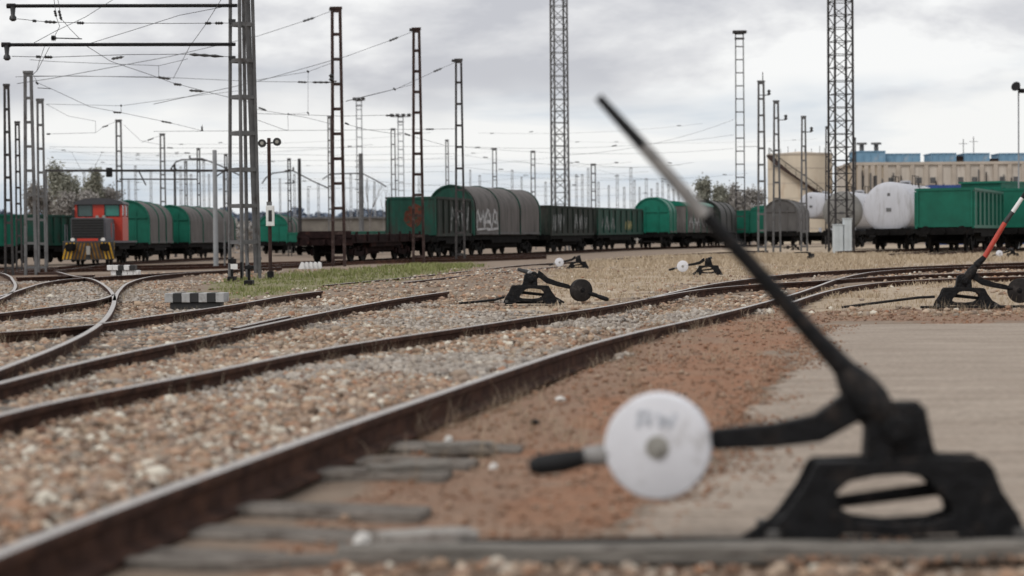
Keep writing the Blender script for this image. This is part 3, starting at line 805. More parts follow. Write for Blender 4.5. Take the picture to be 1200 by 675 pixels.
    gr = MB().tube([dr(686, 532), dr(660, 537), dr(630, 541), dr(619, 542)], [0.027, 0.034, 0.033, 0.018], 10)
    gr.build('arm_grip', 'black_rubber', t, smooth=True)
    c = dr(772, 519)
    dm = 'white_disc' if disc == 'white' else 'dark_disc'
    e = bpy.data.objects.new('counterweight', None)
    dk = MB().lathe([(0, 0.150), (0.012, 0.161), (0.098, 0.161), (0.104, 0.158), (0.107, 0.153)], (0, 0.05, 0), (0, -1, 0), 48)
    dd = dk.build('counterweight', dm, t, smooth=True, loc=c); dd.rotation_euler = (0, 0, tilt[0])
    MB().lathe([(0, 0.036), (0.007, 0.034), (0.007, 0.022)], (0, -0.057, 0), (0, -1, 0), 20).build('disc_boss', 'disc_grey' if disc == 'white' else 'black_iron', dd, smooth=True)
    MB().lathe([(0, 0.019), (0.016, 0.017)], (0, -0.065, 0), (0, -1, 0), 6).build('disc_bolt', 'disc_grey' if disc == 'white' else 'black_iron', dd)
    if letters:
        # worn stencil marks in the upper part of the disc
        lt = MB(); y = -0.0575
        def st(p0, p1, w_): lt.bar((p0[0], y, p0[1]), (p1[0], y, p1[1]), w_, 0.003, ref=(0, 1, 0))
        for a_, b_ in (((-.058, .058), (-.052, .108)), ((-.052, .108), (-.022, .104)), ((-.022, .104), (-.024, .062)), ((-.05, .082), (-.026, .080)),
                       ((.002, .105), (.012, .060)), ((.012, .060), (.026, .092)), ((.026, .092), (.040, .060)), ((.040, .060), (.056, .103))):
            st(a_, b_, 0.013)
        lt.build('disc_lettering', 'disc_letter', dd)
    # drive rod running out over the ground
    for rp in (rod or []):
        MB().tube(rp, 0.017, 8).build('drive_rod', 'black_iron', t, smooth=True)
    # diagonal link through the base opening
    MB().tube([q3 for q3 in [(q(866, 640)[0], -0.02, 0.012), (q(905, 618)[0], 0, 0.07), (q(960, 592)[0], 0, q(0, 590)[1]), (q(1135, 570)[0], 0.03, q(0, 570)[1])]], [0.014, 0.018, 0.02, 0.024], 8).build('link_rod', 'black_iron', t, smooth=True)
    return t

h1 = [(*q(990, 430), 0, .052, 'black_iron'), (*q(958, 395), 0, .044, 'black_iron'), (*q(875, 300), 0, .039, 'black_iron'), (*q(828, 250), 0, .036, 'worn_white_paint'), (*q(756, 168), 0, .031, 'black_rubber'), (*q(704, 110), 0, .022, 'black_rubber')]
h1 = [(a_, b_, c_, d_ * (.66, .64, .62, .60, .60, .62)[i], e_) for i, (a_, b_, c_, d_, e_) in enumerate(h1)]
p = G(1040, 637, 0.02)
lever((p.x, p.y, p.z), 0, 'large black lever near the camera with a white disc counterweight and long raised handle', 1, h1, 'white', (-0.16, 0), letters=True)

def hand(pts, paints):
    """pts in near-lever local metres (x, z), paints per segment"""
    n = len(pts); rr = [0.05] + [0.034 - 0.012 * i / max(1, n - 2) for i in range(n - 1)]
    return [(x, z, y, rr[i], paints[min(i, len(paints) - 1)]) for i, (x, y, z) in enumerate(pts)]
# middle lever: weight to the right, handle pointing away from the camera
p = G(624, 356)
lever((p.x, p.y, p.z), R(4), 'dark lever in the middle of the yard with a dark disc weight', -1,
      hand([(-0.04, 0.02, 0.40), (0.02, 0.25, 0.44), (0.10, 0.8, 0.47), (0.12, 1.0, 0.48)], ['worn_white_paint', 'black_iron', 'black_iron']), 'dark', (-0.35, 0), 0.97, arm_drop=0.20,
      rod=[[(0.40, 0.0, 0.10), (0.55, 0, 0.06), (1.05, -0.1, 0.02)], [(0.40, 0.06, 0.02), (-0.3, 0.05, 0.015)]])
# right lever: red and white handle
p = G(1132, 361)
lever((p.x, p.y, p.z), R(-4), 'dark lever at the right edge with a red and white handle and dark disc weight', -1,
      hand([(-0.13, 0.0, 0.55), (-0.24, 0.0, 0.66), (-0.50, 0.0, 1.10), (-0.60, 0.0, 1.24), (-0.72, 0, 1.42), (-0.82, 0, 1.58)], ['black_iron', 'red_paint', 'black_paint', 'white_paint', 'black_rubber']), 'dark', (0.35, 0), 0.93, arm_drop=0.14,
      rod=[[(0.40, 0.0, 0.15), (0.62, 0, 0.14), (1.6, 0.0, 0.02)], [(0.6, -0.12, 0.02), (-1.2, -0.1, 0.02)]])
flat = hand([(0.05, 0.0, 0.44), (0.12, 0.2, 0.48), (0.2, 0.8, 0.46)], ['black_iron', 'black_iron'])
for u, v, mir, rz, lab, dsc, s_ in ((677, 315, 1, 0.2, 'small dark lever with a white disc beside the rails behind the middle lever', 'white', 0.8),
                              (829, 322, 1, 0.0, 'low dark lever with a white disc in dry grass left of the big handle', 'white', 0.85),
                              (1186, 303, 1, 0.3, 'distant lever with a pale weight beside the red and white handle', 'white', 0.8),
                              (949, 306, -1, 1.2, 'tiny dark lever in the dry grass below the grey cabinet', 'dark', 0.7),
                              (932, 293, 1, 0.2, 'low dark lever lying in the dry grass nearest the grey cabinet', 'dark', 0.8)):
    p = G(u, v); lever((p.x, p.y, p.z), rz, lab, mir, flat, dsc, (-0.1 * mir, 0), s_, arm_drop=0.10)

# long bar along the bottom edge, the scattered old timbers, and a dark strip for the gap's shadow
def timber(u0, v0, u1, v1, wd, ht, mname, label, dz=0.03, name='old_timber_or_shade', cat='timber'):
    a, b = G(u0, v0, dz), G(u1, v1, dz); c = (a + b) / 2
    t = bpy.data.objects
    L_ = (b - a).length; ang = math.atan2(b.y - a.y, b.x - a.x)
    mb = MB(); rr = random.Random(int(u0 * 7 + v0)); n = 9; V_ = []
    for i in range(n):
        x = -L_ / 2 + L_ * i / (n - 1)
        jw, jh = rr.uniform(-.12, .12) * wd * .5, rr.uniform(-.08, .08) * ht
        e_ = 0.8 if i in (0, n - 1) else 1
        for s1, s2 in ((-1, -1), (1, -1), (1, 1), (-1, 1)): V_.append((x + rr.uniform(-.01, .01), s1 * wd / 2 * e_ + jw, s2 * ht / 2 + (jh if s2 > 0 else 0)))
    F_ = [(0, 1, 2, 3), tuple((n - 1) * 4 + k for k in range(4))]
    for i in range(n - 1):
        for k in range(4): F_.append((i * 4 + k, i * 4 + (k + 1) % 4, i * 4 + 4 + (k + 1) % 4, i * 4 + 4 + k))
    mb.add(V_, F_)
    o_ = mb.build(name, mname, None, bevel=min(wd, ht) * 0.12); o_.location = c; o_.rotation_euler = (0, 0, ang)
    return tag(o_, label, cat, 'loose timbers by the nearest rail' if name == 'old_timber_or_shade' else None)
timber(395, 651, 1290, 645, 0.10, 0.055, 'timber_grey', 'long straight grey bar lying along the bottom edge below the near lever', 0.025, 'long_bar', 'bar')
timber(150, 664, 640, 659, 0.10, 0.05, 'sleeper_wood', 'dark weathered timber beside the long grey bar at the bottom', 0.0)
timber(443, 633, 556, 628, 0.13, 0.05, 'pale_wood', 'short pale plank lying just above the long grey bar', 0.02)
timber(500, 526, 578, 524, 0.12, 0.05, 'timber_grey', 'small split timber farthest along the nearest rail', 0.02)
timber(432, 552, 530, 547, 0.09, 0.05, 'timber_grey', 'split grey timber between two sleeper ends', 0.03)
timber(540, 642, 1290, 637, 0.07, 0.05, 'gap_shade', 'long black strip standing for the shadow gap behind the grey bar at the bottom', 0.0)  # near-black strip modelled in place of the shadow gap above the bar
for u, v, s_, lab in ((424, 648, 0.028, 'round white stone on the grey bar at the bottom'), (525, 517, 0.022, 'white stone by the farthest split timber'), (578, 549, 0.02, 'pale flat stone on the red soil above the sleeper ends')):
    p = G(u, v, 0.02); mb = MB(); V_ = SH[3] * s_; mb.add([tuple(k) for k in V_], [tuple(f) for f in FC])
    o_ = mb.build('white_stone', 'litter_white', None, smooth=True); o_.location = (p.x, p.y, p.z + s_ * .4 + (0.03 if v > 640 else 0)); tag(o_, lab, 'stone', 'white stones in the foreground')
for u, v, s_, lab in ((625, 497, 0.03, 'dark lump on the red soil left of the disc'), (655, 470, 0.035, 'pale scrap on the red soil above the dark lump')):
    p = G(u, v, 0.01); mb = MB(); mb.add([(k[0] * s_ * 1.5, k[1] * s_, k[2] * s_ * .5) for k in SH[5]], [tuple(f) for f in FC])
    o_ = mb.build('soil_lump', 'black_iron' if v > 480 else 'litter_white', None); o_.location = (p.x, p.y, p.z + 0.01); tag(o_, lab, 'lump')

# ================================================================== SMALL YARD FURNITURE
def striped_block(u, v, w_px, h_px, n, label, y_depth=0.35, base=True):
    p = G(u, v); sc_ = FPX / p.y; W, Hh = w_px / sc_, h_px / sc_
    t = thing('striped_block', (p.x, p.y, p.z), R(-3), label, 'marker block')
    bh = Hh * 0.45 if base else 0
    if base: MB().box((0, 0, bh / 2), (W * .84, y_depth * .8, bh)).build('base', 'black_paint', t, bevel=0.01)
    for i in range(n):
        x = -W / 2 + W * (i + 0.5) / n
        MB().box((x, 0, bh + (Hh - bh) / 2), (W / n * 0.985, y_depth, Hh - bh)).build('stripe', 'block_white' if i % 2 == 0 else 'black_paint', t, bevel=0.006)
    return t
striped_block(231, 363, 70, 20, 7, 'low black and white striped concrete block on a black base by the green grass')
def checker(u, v, cols, rows, cw, label, offs=0):
    p = G(u, v); sc_ = FPX / p.y
    t = thing('stacked_markers', (p.x, p.y, p.z), 0, label, 'marker blocks')
    a = cw / sc_
    for r_ in range(rows):
        for c_ in range(cols):
            MB().box(((c_ - cols / 2 + r_ * -offs) * a, 0.05 * (rows - r_), a * (r_ + 0.5) * 0.95), (a * .94, 0.35, a * .9)).build('marker_face', 'white_paint' if (c_ + r_) % 2 == 0 or c_ % 3 == 0 else 'black_paint', t, bevel=0.01)
    return t
checker(150, 323, 5, 2, 6.6, 'white and black painted blocks on the ground in front of the locomotive', 0.6)
t = None
p = G(363, 315); t = thing('white_markers', p, 0, 'row of little white sloping markers in front of the rusty flat wagon', 'markers')
for i in range(5):
    s_ = FPX / p.y
    MB().prism([(-4 / s_, 0), (3 / s_, 0), (2.2 / s_, 7 / s_), (-0.5 / s_, 8 / s_)], 'xz', -0.15, 0.15).build('marker', 'white_paint', t, loc=((-9 + i * 4.6) / s_ * 1.0, i * 0.12, 0))
# signal post with two round lamps and a plate
p = G(317, 327); s_ = FPX / p.y
t = thing('signal_post', p, 0, 'thin dark signal post with two round lamps on top and a white box', 'signal')
MB().tube([(0, 0, 0), (0, 0, 165 / s_)], 2.1 / s_, 10).build('post', 'mast_rust', t, smooth=True)
MB().cyl((0, 0, 0), (0, 0, 9 / s_), 4.0 / s_, 10).build('foot', 'black_iron', t)
for x, z in ((-8, 159), (9.5, 160.5)):
    l_ = MB().lathe([(0, 2.5 / s_), (2 / s_, 4.6 / s_), (7 / s_, 4.8 / s_)], (x / s_, 0.12, z / s_), (0, -1, 0), 16).build('lamp', 'black_paint', t, smooth=True)
    MB().lathe([(0, 2.2 / s_), (0.01, 2.0 / s_)], (x / s_ + 0.0, 0.12 - 7 / s_ - 0.002, z / s_), (0, -1, 0), 12).build('lens', 'disc_grey', l_)
MB().bar((-9 / s_, 0.02, 158.5 / s_), (10 / s_, 0.02, 160 / s_), 1.5 / s_).build('lamp_bracket', 'black_paint', t)
b_ = MB().box((1 / s_, -0.08, 74 / s_), (9.5 / s_, 0.1, 24 / s_)).build('number_box', 'white_paint', t, bevel=0.01)
MB().box((1.2 / s_, -0.135, 74 / s_), (4 / s_, 0.012, 13 / s_)).build('dark_panel', 'black_paint', b_)
MB().box((0, -0.07, 88 / s_), (6 / s_, 0.06, 5 / s_)).build('small_plate', 'mast_grey', t)
# trackside mechanism group at the foot of the big tower
for i, (u0, v0, w_, hgt, lab) in enumerate(((272, 329, 7, 27, 'squat black trackside stand with a white plate at the foot of the tall tower'), (292, 334, 8, 24, 'slim black trackside lever stand right of the white plate'), (303, 320, 5, 20, 'small dark trackside post behind the slim lever stand'))):
    p = G(u0, v0); s_ = FPX / p.y
    t = thing('trackside_stand', p, 0, lab, 'track equipment', 'dark equipment at the tower foot')
    MB().box((0, 0, hgt * .5 / s_), (w_ * .35 / s_, 0.1, hgt / s_)).build('post', 'black_iron', t, bevel=0.01)
    MB().box((0, 0, 0.05), (w_ * 1.2 / s_, 0.4, 0.1)).build('foot', 'black_iron', t, bevel=0.01)
    MB().box((w_ * .1 / s_, -0.04, hgt * .86 / s_), (w_ * 1.3 / s_, 0.12, hgt * .18 / s_)).build('head', 'black_iron', t, bevel=0.01)
    if i == 0:
        MB().box((3.5 / s_, -0.14, hgt * .62 / s_), (8 / s_, 0.03, 6 / s_)).build('plate', 'white_paint', t)
        MB().box((9 / s_, 0.3, hgt * .4 / s_), (2.5 / s_, 0.08, hgt * .8 / s_)).build('post', 'black_iron', t)
    else:
        MB().bar((0, 0, hgt * .8 / s_), (-5 / s_, 0.1, hgt * 1.7 / s_), 1.5 / s_).build('handle', 'mast_grey', t)
# grey cabinets below the right-hand tower
for u, v, w_, hgt, lab in ((984, 289.5, 11, 26, 'shorter pale grey equipment cabinet below the lattice tower'), (990, 288, 9, 33, 'taller pale grey equipment cabinet right beside the shorter one')):
    p = ground_at(u - (2 if w_ == 11 else -3), 111.5); s_ = FPX / p.y; hgt += 7
    t = thing('equipment_cabinet', p, R(4), lab, 'cabinet', 'grey cabinets below the tower')
    MB().box((0, 0, hgt / 2 / s_), (w_ / s_, 0.45, hgt / s_)).build('body', 'cabinet_grey', t, bevel=0.015)
    MB().box((0, 0, hgt / s_ + 0.02), (w_ / s_ + .06, 0.52, 0.05)).build('roof', 'cabinet_grey', t, bevel=0.01)
    for x in (-.24, .24): MB().box((x * w_ / s_, -0.232, hgt * .5 / s_), (w_ * .44 / s_, 0.02, hgt * .88 / s_)).build('door', 'cabinet_grey', t, bevel=0.004)

# ================================================================== ROLLING STOCK
def place(un, yn, uf, yf):
    a, b = ground_at(un, yn, RT), ground_at(uf, yf, RT)
    a.z, b.z = tz0(a.x, a.y) + RT, tz0(b.x, b.y) + RT
    return a, b, math.atan2(b.y - a.y, b.x - a.x), (Vector((b.x, b.y, 0)) - Vector((a.x, a.y, 0))).length
def vehicle(name, un, yn, uf, yf, label, cat, group):
    a, b, rz, Ln = place(un, yn, uf, yf)
    t = thing(name, a, rz, label, cat, group)
    t.rotation_euler = (0, -math.atan2(b.z - a.z, Ln), rz)
    return t, Ln
def wheelset(parent, x, side, r_=0.46):
    mb = MB().lathe([(0, r_ + .03), (.03, r_ + .03), (.035, r_), (.12, r_ - .01), (.121, r_ - .09), (.08, r_ - .12), (.08, .14), (.15, .12), (.15, .0)], (x, side * 0.80, r_), (0, side, 0), 20)
    return mb.build('wheel', 'wheel_dark', parent, smooth=True)
def underframe(t, Ln, bog=None, deck=1.18, w_=2.7, mname='underframe_black', axles=False):
    MB().box((Ln / 2, 0, deck - .14), (Ln - .3, w_ - .1, .26)).box((Ln / 2, -w_ / 2 + .1, deck - .36), (Ln * .45, .1, .2)).box((Ln / 2, w_ / 2 - .1, deck - .36), (Ln * .45, .1, .2)).box((Ln * .42, 0, .72), (1.1, 1.4, .4)).build('underframe', mname, t)
    MB().box((Ln / 2, 0, .68), (Ln * .46, 1.9, .42)).box((Ln * .44, 0, .5), (Ln * .2, 1.5, .3)).build('brake_gear', mname, t)
    for x, sg in ((0.15, -1), (Ln - .15, 1)):
        MB().box((x, 0, deck - .17), (.16, w_, .38)).build('headstock', mname, t)
        for y in (-.88, .88):
            MB().lathe([(0, .10), (.35, .10), (.36, .22), (.42, .21)], (x + sg * .08, y, 1.04), (sg, 0, 0), 14).build('buffer', mname, t, smooth=True)
        MB().box((x + sg * .2, 0, 1.0), (.3, .12, .2)).build('coupling', mname, t)
    bw = 0.9
    for bx in (bog or (min(2.2, Ln * .2), Ln - min(2.2, Ln * .2))):
        fr = MB()
        for y in (-.98, .98):
            fr.prism([(bx - 1.35, .36), (bx - 1.3, .62), (bx - .55, .72), (bx - .4, .5), (bx + .4, .5), (bx + .55, .72), (bx + 1.3, .62), (bx + 1.35, .36), (bx + .6, .34), (bx + .35, .26), (bx - .35, .26), (bx - .6, .34)], 'xz', y - .07, y + .07)
            for ax in (-bw, bw): fr.box((bx + ax, y * 1.08, .46), (.3, .12, .3))
        fr.box((bx, 0, .66), (.4, 2.0, .22))
        f = fr.build('bogie', mname, t)
        for ax in (-bw, bw):
            for sd in (-1, 1): wheelset(f, bx + ax, sd)
            MB().cyl((bx + ax, -.8, .46), (bx + ax, .8, .46), .08, 8).build('axle', 'wheel_dark', f)
def scrawl(t, x0, x1, z0, z1, y, seed, mname, dens=9, name='graffiti'):
    rr = random.Random(seed); mb = MB()
    n = dens; x = x0
    for i in range(n):
        xa = x0 + (x1 - x0) * i / n; xb = x0 + (x1 - x0) * (i + rr.uniform(.5, 1.3)) / n
        za, zb = (z0 + rr.uniform(0, .25) * (z1 - z0), z1 - rr.uniform(0, .25) * (z1 - z0))
        if i % 2: za, zb = zb, za
        mb.bar((xa, y, za), (min(xb, x1), y, zb), rr.uniform(.09, .22), .012, ref=(0, 1, 0))
        if rr.random() < .4: mb.bar((xa, y + .003, (za + zb) / 2), (min(xb, x1), y + .003, (za + zb) / 2 + rr.uniform(-.1, .2)), .08, .012, ref=(0, 1, 0))
    return mb.build(name, mname, t)
def letters_maa(t, x0, x1, z0, z1, y, mname):
    """hand sprayed tall letters, uneven strokes"""
    mb = MB(); w_ = (x1 - x0) / 3.2; h_ = z1 - z0; rr = random.Random(4)
    def st(a, b, th=.2):
        k = lambda v_: v_ + rr.uniform(-.06, .06)
        th *= rr.uniform(.75, 1.25)
        p, q_ = (k(a[0]), k(a[1])), (k(b[0]), k(b[1])); m_ = ((p[0] + q_[0]) / 2 + rr.uniform(-.05, .05), (p[1] + q_[1]) / 2)
        mb.bar((p[0], y, p[1]), (m_[0], y, m_[1]), th, .012, ref=(0, 1, 0)); mb.bar((m_[0], y, m_[1]), (q_[0], y, q_[1]), th, .012, ref=(0, 1, 0), w2=th * .8)
    x = x0
    st((x, z0), (x + .05, z1)); st((x + .05, z1), (x + w_ * .5, z0 + .35 * h_)); st((x + w_ * .5, z0 + .35 * h_), (x + w_ * .9, z1)); st((x + w_ * .9, z1), (x + w_, z0))
    for k in (1, 2):
        x = x0 + k * w_ * 1.08
        st((x, z0), (x + w_ * .40, z1)); st((x + w_ * .40, z1), (x + w_ * .62, z1)); st((x + w_ * .62, z1), (x + w_, z0)); st((x + w_ * .15, z0 + .4 * h_), (x + w_ * .85, z0 + .33 * h_))
    st((x0 - .05, z0 - .05), (x1 * .55, z0 - .08), .14); st((x1 * .5, z0 - .05), (x1, z0 - .08), .14)
    return mb.build('graffiti', mname, t)
def gondola(un, yn, uf, yf, label, body, top=3.1, group='open freight wagons', nrib=8, end='wagon_dark_green', rusty=False, w_=2.8, marks=()):
    t, Ln = vehicle('open_wagon', un, yn, uf, yf, label, 'freight wagon', group)
    underframe(t, Ln, w_=w_)
    z0 = 1.2
    MB().box((Ln / 2, 0, z0 + .04), (Ln - .1, w_ - .1, .08)).build('floor', 'underframe_black', t)
    for y in (-1, 1):
        MB().box((Ln / 2, y * (w_ / 2 - .04), (z0 + top) / 2), (Ln - .1, .06, top - z0)).build('side_wall', body, t)
        MB().box((Ln / 2, y * (w_ / 2 - .01), top + .03), (Ln, .14, .12)).build('top_rail', body, t)
        MB().box((Ln / 2, y * (w_ / 2 - .01), z0 + .02), (Ln, .13, .16)).build('bottom_rail', body, t)
        src = None
        for i in range(nrib + 1):
            x = .1 + (Ln - .2) * i / nrib
            if src is None:
                src = MB().box((0, y * (w_ / 2 + .035), (z0 + top) / 2), (.13, .09, top - z0 - .15)).build('rib', body, t, loc=(x, 0, 0))
            else: inst(src, t, (x, 0, 0))
    for x in (.06, Ln - .06):
        MB().box((x, 0, (z0 + top) / 2), (.06, w_ - .2, top - z0)).build('end_wall', end, t)
        MB().box((x, 0, top + .034), (.14, w_ - .16, .13)).build('end_rail', end, t)
        for y in (-w_ / 2 + .08, w_ / 2 - .08): MB().box((x + (-.04 if x < 1 else .04), y, (z0 + top) / 2), (.12, .1, top - z0 - .05)).build('corner_post', end, t)
    if rusty:
        MB().prism([(.25, 1.75), (-.1, 1.55), (-.45, 1.8), (-.62, 2.3), (-.5, 2.75), (-.2, 2.9), (.15, 2.8), (.4, 2.4), (.45, 2.0)], 'yz', .018, .031).build('rust_patch', 'rust_patch', t)
    for (f0, f1, za, zb, mn, sd) in marks: scrawl(t, Ln * f0, Ln * f1, za, zb, -(w_ / 2 - .005), sd, mn)
    return t, Ln
def arch(w_, z0, zs, zt, n=14):
    """profile (y, z): vertical sides to zs then an elliptical top to zt"""
    o = [(-w_ / 2, z0), (-w_ / 2, zs)]
    for i in range(1, n):
        a = math.pi - math.pi * i / n
        o.append((math.cos(a) * w_ / 2, zs + math.sin(a) * (zt - zs)))
    o += [(w_ / 2, zs), (w_ / 2, z0)]
    return o
def shell(mb, prof, x0, x1, wav=0, th=0.0):
    n = len(prof); st = 7; V_ = []
    for k in range(st + 1):
        x = x0 + (x1 - x0) * k / st
        sag = -wav * math.sin(math.pi * k / st)
        for (y, z) in prof: V_.append((x, y * (1 + sag), z + (sag * 1.2 if z > 2 else 0)))
    F_ = []
    for k in range(st):
        for i in range(n - 1): F_.append((k * n + i, k * n + i + 1, (k + 1) * n + i + 1, (k + 1) * n + i))
    return mb.add(V_, F_)
def hood_wagon(un, yn, uf, yf, label, tarp='tarp_grey', endm='wagon_dark_green', nseg=3, top=4.05, group='hooded coil wagons', graffiti=False, w_=2.95, zs=2.75):
    t, Ln = vehicle('hooded_wagon', un, yn, uf, yf, label, 'freight wagon', group)
    underframe(t, Ln)
    z0 = 1.2
    MB().box((Ln / 2, 0, z0 + .03), (Ln, w_ - .1, .1)).build('floor', 'underframe_black', t)
    pr = arch(w_, z0, zs, top)
    for x, sg in ((0.05, 1), (Ln - .05, -1)):
        ew = MB().prism([(y * .985, z - .015) for y, z in pr], 'yz', x, x + sg * .1).build('end_wall', endm, t, smooth=False)
        fr = MB()
        for (a, b) in zip(pr, pr[1:]): fr.bar((x - sg * .03, a[0] * .97, a[1] - .03), (x - sg * .03, b[0] * .97, b[1] - .03), .09, .12, ref=(1, 0, 0))
        fr.build('end_frame', endm, ew)
        for y in (-.55, .55): MB().box((x - sg * .04, y, (z0 + 3.4) / 2), (.06, .08, 3.4 - z0)).build('end_post', endm, ew)
        MB().box((x - sg * .045, 0, 2.95), (.06, w_ * .86, .1)).build('end_beam', endm, ew)
    sl = (Ln - .5) / nseg
    for i in range(nseg):
        x0 = .25 + sl * i
        k = 1 - .012 * i
        o_ = shell(MB(), [(y * k, z) for y, z in pr], x0 + .03, x0 + sl - .03, .012).build('hood', tarp, t, smooth=True)
        if i: 
            hp = MB()
            for (a, b) in zip(pr, pr[1:]): hp.bar((x0, a[0] * 1.01, a[1] + .01), (x0, b[0] * 1.01, b[1] + .01), .10, .05, ref=(1, 0, 0))
            hp.build('hoop', endm, t)
        MB().box((x0 + sl / 2, -w_ / 2 - .01, z0 + .1), (sl - .3, .05, .10)).build('hood_rail', 'mast_grey', t)
    if graffiti: scrawl(t, .5, .25 + sl - .2, 1.62, 2.6, -w_ / 2 - .002, 17, 'graffiti_grey', 7)
    if graffiti: letters_maa(t, .45, .25 + sl - .15, 1.62, 2.65, -w_ / 2 * 1.0 - .012, 'graffiti_white')
    return t, Ln
def box_wagon(un, yn, uf, yf, label, body='wagon_green', top=3.75, group='covered wagons', npan=4, w_=2.85, roof='wagon_green', marks=()):
    t, Ln = vehicle('covered_wagon', un, yn, uf, yf, label, 'freight wagon', group)
    underframe(t, Ln)
    z0 = 1.2; zs = top - .45
    MB().box((Ln / 2, 0, (z0 + zs) / 2), (Ln - .1, w_, zs - z0)).build('body', body, t)
    MB().prism(arch(w_ + .08, zs + .003, zs + .05, top, 10), 'yz', 0, Ln).build('roof', roof, t, smooth=True)
    pw = (Ln - .3) / npan
    for y in (-1, 1):
        for i in range(npan):
            x = .15 + pw * (i + .5)
            MB().box((x, y * (w_ / 2 + .03), (z0 + zs) / 2), (pw - .08, .05, zs - z0 - .1)).build('door_panel', body, t)
            MB().box((x - pw / 2 + .02, y * (w_ / 2 + .05), (z0 + zs) / 2), (.07, .09, zs - z0)).build('rib', roof, t)
    for (f0, f1, za, zb, mn, sd) in marks: scrawl(t, Ln * f0, Ln * f1, za, zb, -(w_ / 2 + .065), sd, mn, 12)
    return t, Ln
def tank_wagon(un, yn, uf, yf, label, shellm='tank_white', endm='tank_white', group='tank wagons', r_=1.42, zc=2.52):
    t, Ln = vehicle('tank_wagon', un, yn, uf, yf, label, 'tank wagon', group)
    underframe(t, Ln, w_=2.6)
    MB().lathe([(0.55, r_), (Ln - .55, r_)], (0, 0, zc), (1, 0, 0), 40).build('tank', shellm, t, smooth=True)
    for x, sg in ((.55, -1), (Ln - .55, 1)):
        e_ = MB().lathe([(0, r_ - .002), (.1, r_ * .985), (.2, r_ * .93), (.28, r_ * .8), (.34, r_ * .55), (.37, r_ * .25), (.375, .02)], (x, 0, zc), (sg, 0, 0), 40).build('tank_end', endm, t, smooth=True)
        for z, w_, h_ in ((zc + .75, .16, .2), (zc - .1, .28, .2)): MB().box((x + sg * (.385 if z < zc else .33), 0, z), (.04, w_, h_)).build('end_plate', 'mast_grey', e_)
        for y in (-.75, .75): MB().box((x - sg * .2, y, 1.35), (.5, .16, .5)).build('saddle', shellm, t)
    MB().lathe([(0, .32), (.2, .32), (.22, .26)], (Ln / 2, 0, zc + r_ - .03), (0, 0, 1), 16).build('manhole', shellm, t, smooth=True)
    wk = MB().box((Ln / 2, 0, zc + r_ + .04), (2.4, .5, .04))
    for x in (-1.15, 0, 1.15):
        for y in (-.6, .6): wk.bar((Ln / 2 + x, y, zc + r_ - .25), (Ln / 2 + x, y, zc + r_ + .45), .04)
    for y in (-.6, .6): wk.bar((Ln / 2 - 1.15, y, zc + r_ + .45), (Ln / 2 + 1.15, y, zc + r_ + .45), .04)
    wk.build('walkway', 'mast_dark', t)
    ld = MB()
    for x in (-.2, .2): ld.bar((Ln / 2 + x, -r_ - .08, 1.2), (Ln / 2 + x, -r_ * .5, zc + r_), .04)
    for k in range(8): ld.bar((Ln / 2 - .2, -r_ - .08 + k * .09, 1.4 + k * .33), (Ln / 2 + .2, -r_ - .08 + k * .09, 1.4 + k * .33), .03)
    ld.build('ladder', 'mast_dark', t)
    return t, Ln
def flat_wagon(un, yn, uf, yf, label):
    t, Ln = vehicle('flat_wagon', un, yn, uf, yf, label, 'freight wagon', 'open freight wagons')
    underframe(t, Ln, mname='flat_rust')
    MB().box((Ln / 2, 0, 1.25), (Ln, 2.75, .14)).build('deck', 'flat_rust', t)
    for y in (-1, 1):
        MB().box((Ln / 2, y * 1.39, 1.12), (Ln, .08, .40)).build('side_sill', 'flat_rust', t)
        for i in range(7): MB().box((.4 + (Ln - .8) * i / 6, y * 1.46, 1.22), (.12, .08, .46)).build('stake_pocket', 'flat_rust', t)
    MB().box((.05, 0, 1.40), (.08, 2.6, .22)).build('end_board', 'flat_rust', t)
    return t, Ln

# row through the middle
flat_wagon(381, 96, 464, 107.5, 'empty rusty flat wagon at the left end of the middle train')
gondola(483, 107, 524, 115, 'dark green open wagon behind the rust brown mast, rusty patch on its end', 'wagon_grimy', 3.18, end='wagon_dark_green', rusty=True, marks=((.4, .95, 1.4, 2.9, 'graffiti_grey', 4),), nrib=6)
hood_wagon(529, 118.5, 609, 133, 'big grey hooded coil wagon with pale graffiti on its first hood', graffiti=True, top=4.2)
gondola(622, 135, 674, 148, 'grimy dark open wagon right behind the graffitied hooded wagon', 'wagon_grimy', 3.1, end='wagon_grimy', marks=((.05, .3, 1.45, 2.7, 'graffiti_grey', 7), (.55, .85, 1.5, 2.7, 'graffiti_grey', 9)))
gondola(679, 149.3, 734, 163, 'stained green open wagon ahead of the green round topped wagon', 'wagon_dark_green', 3.1, end='wagon_grimy', marks=((.1, .4, 1.5, 2.6, 'graffiti_grey', 12), (.6, .75, 1.4, 2.3, 'graffiti_yellow', 13)))
hood_wagon(764, 165, 773, 169, 'green wagon with a round bright green end rising above the open wagons', tarp='wagon_bright_green', endm='wagon_bright_green', top=4.15, nseg=2, zs=2.9)
box_wagon(785, 171, 818, 181, 'green covered wagon with grey graffiti covered doors left of the big handle', 'tarp_grey', 3.95, marks=((.1, .9, 1.5, 2.7, 'graffiti_white', 21),), roof='wagon_bright_green')
hood_wagon(826, 183, 846, 194, 'dark hooded wagon crossed by the big black handle', tarp='tarp_dark', top=4.2, endm='wagon_grimy')
gondola(862, 196, 884, 207, 'low green open wagon right of the big black handle', 'wagon_green', 3.3, end='wagon_green')
box_wagon(898, 190, 906, 199, 'small green covered wagon behind the pale lattice masts', 'wagon_green', 3.8, roof='wagon_green')
hood_wagon(915, 172, 930, 184, 'dark grey hooded wagon right of the small green covered wagon', tarp='tarp_dark', top=4.05, endm='tarp_dark')
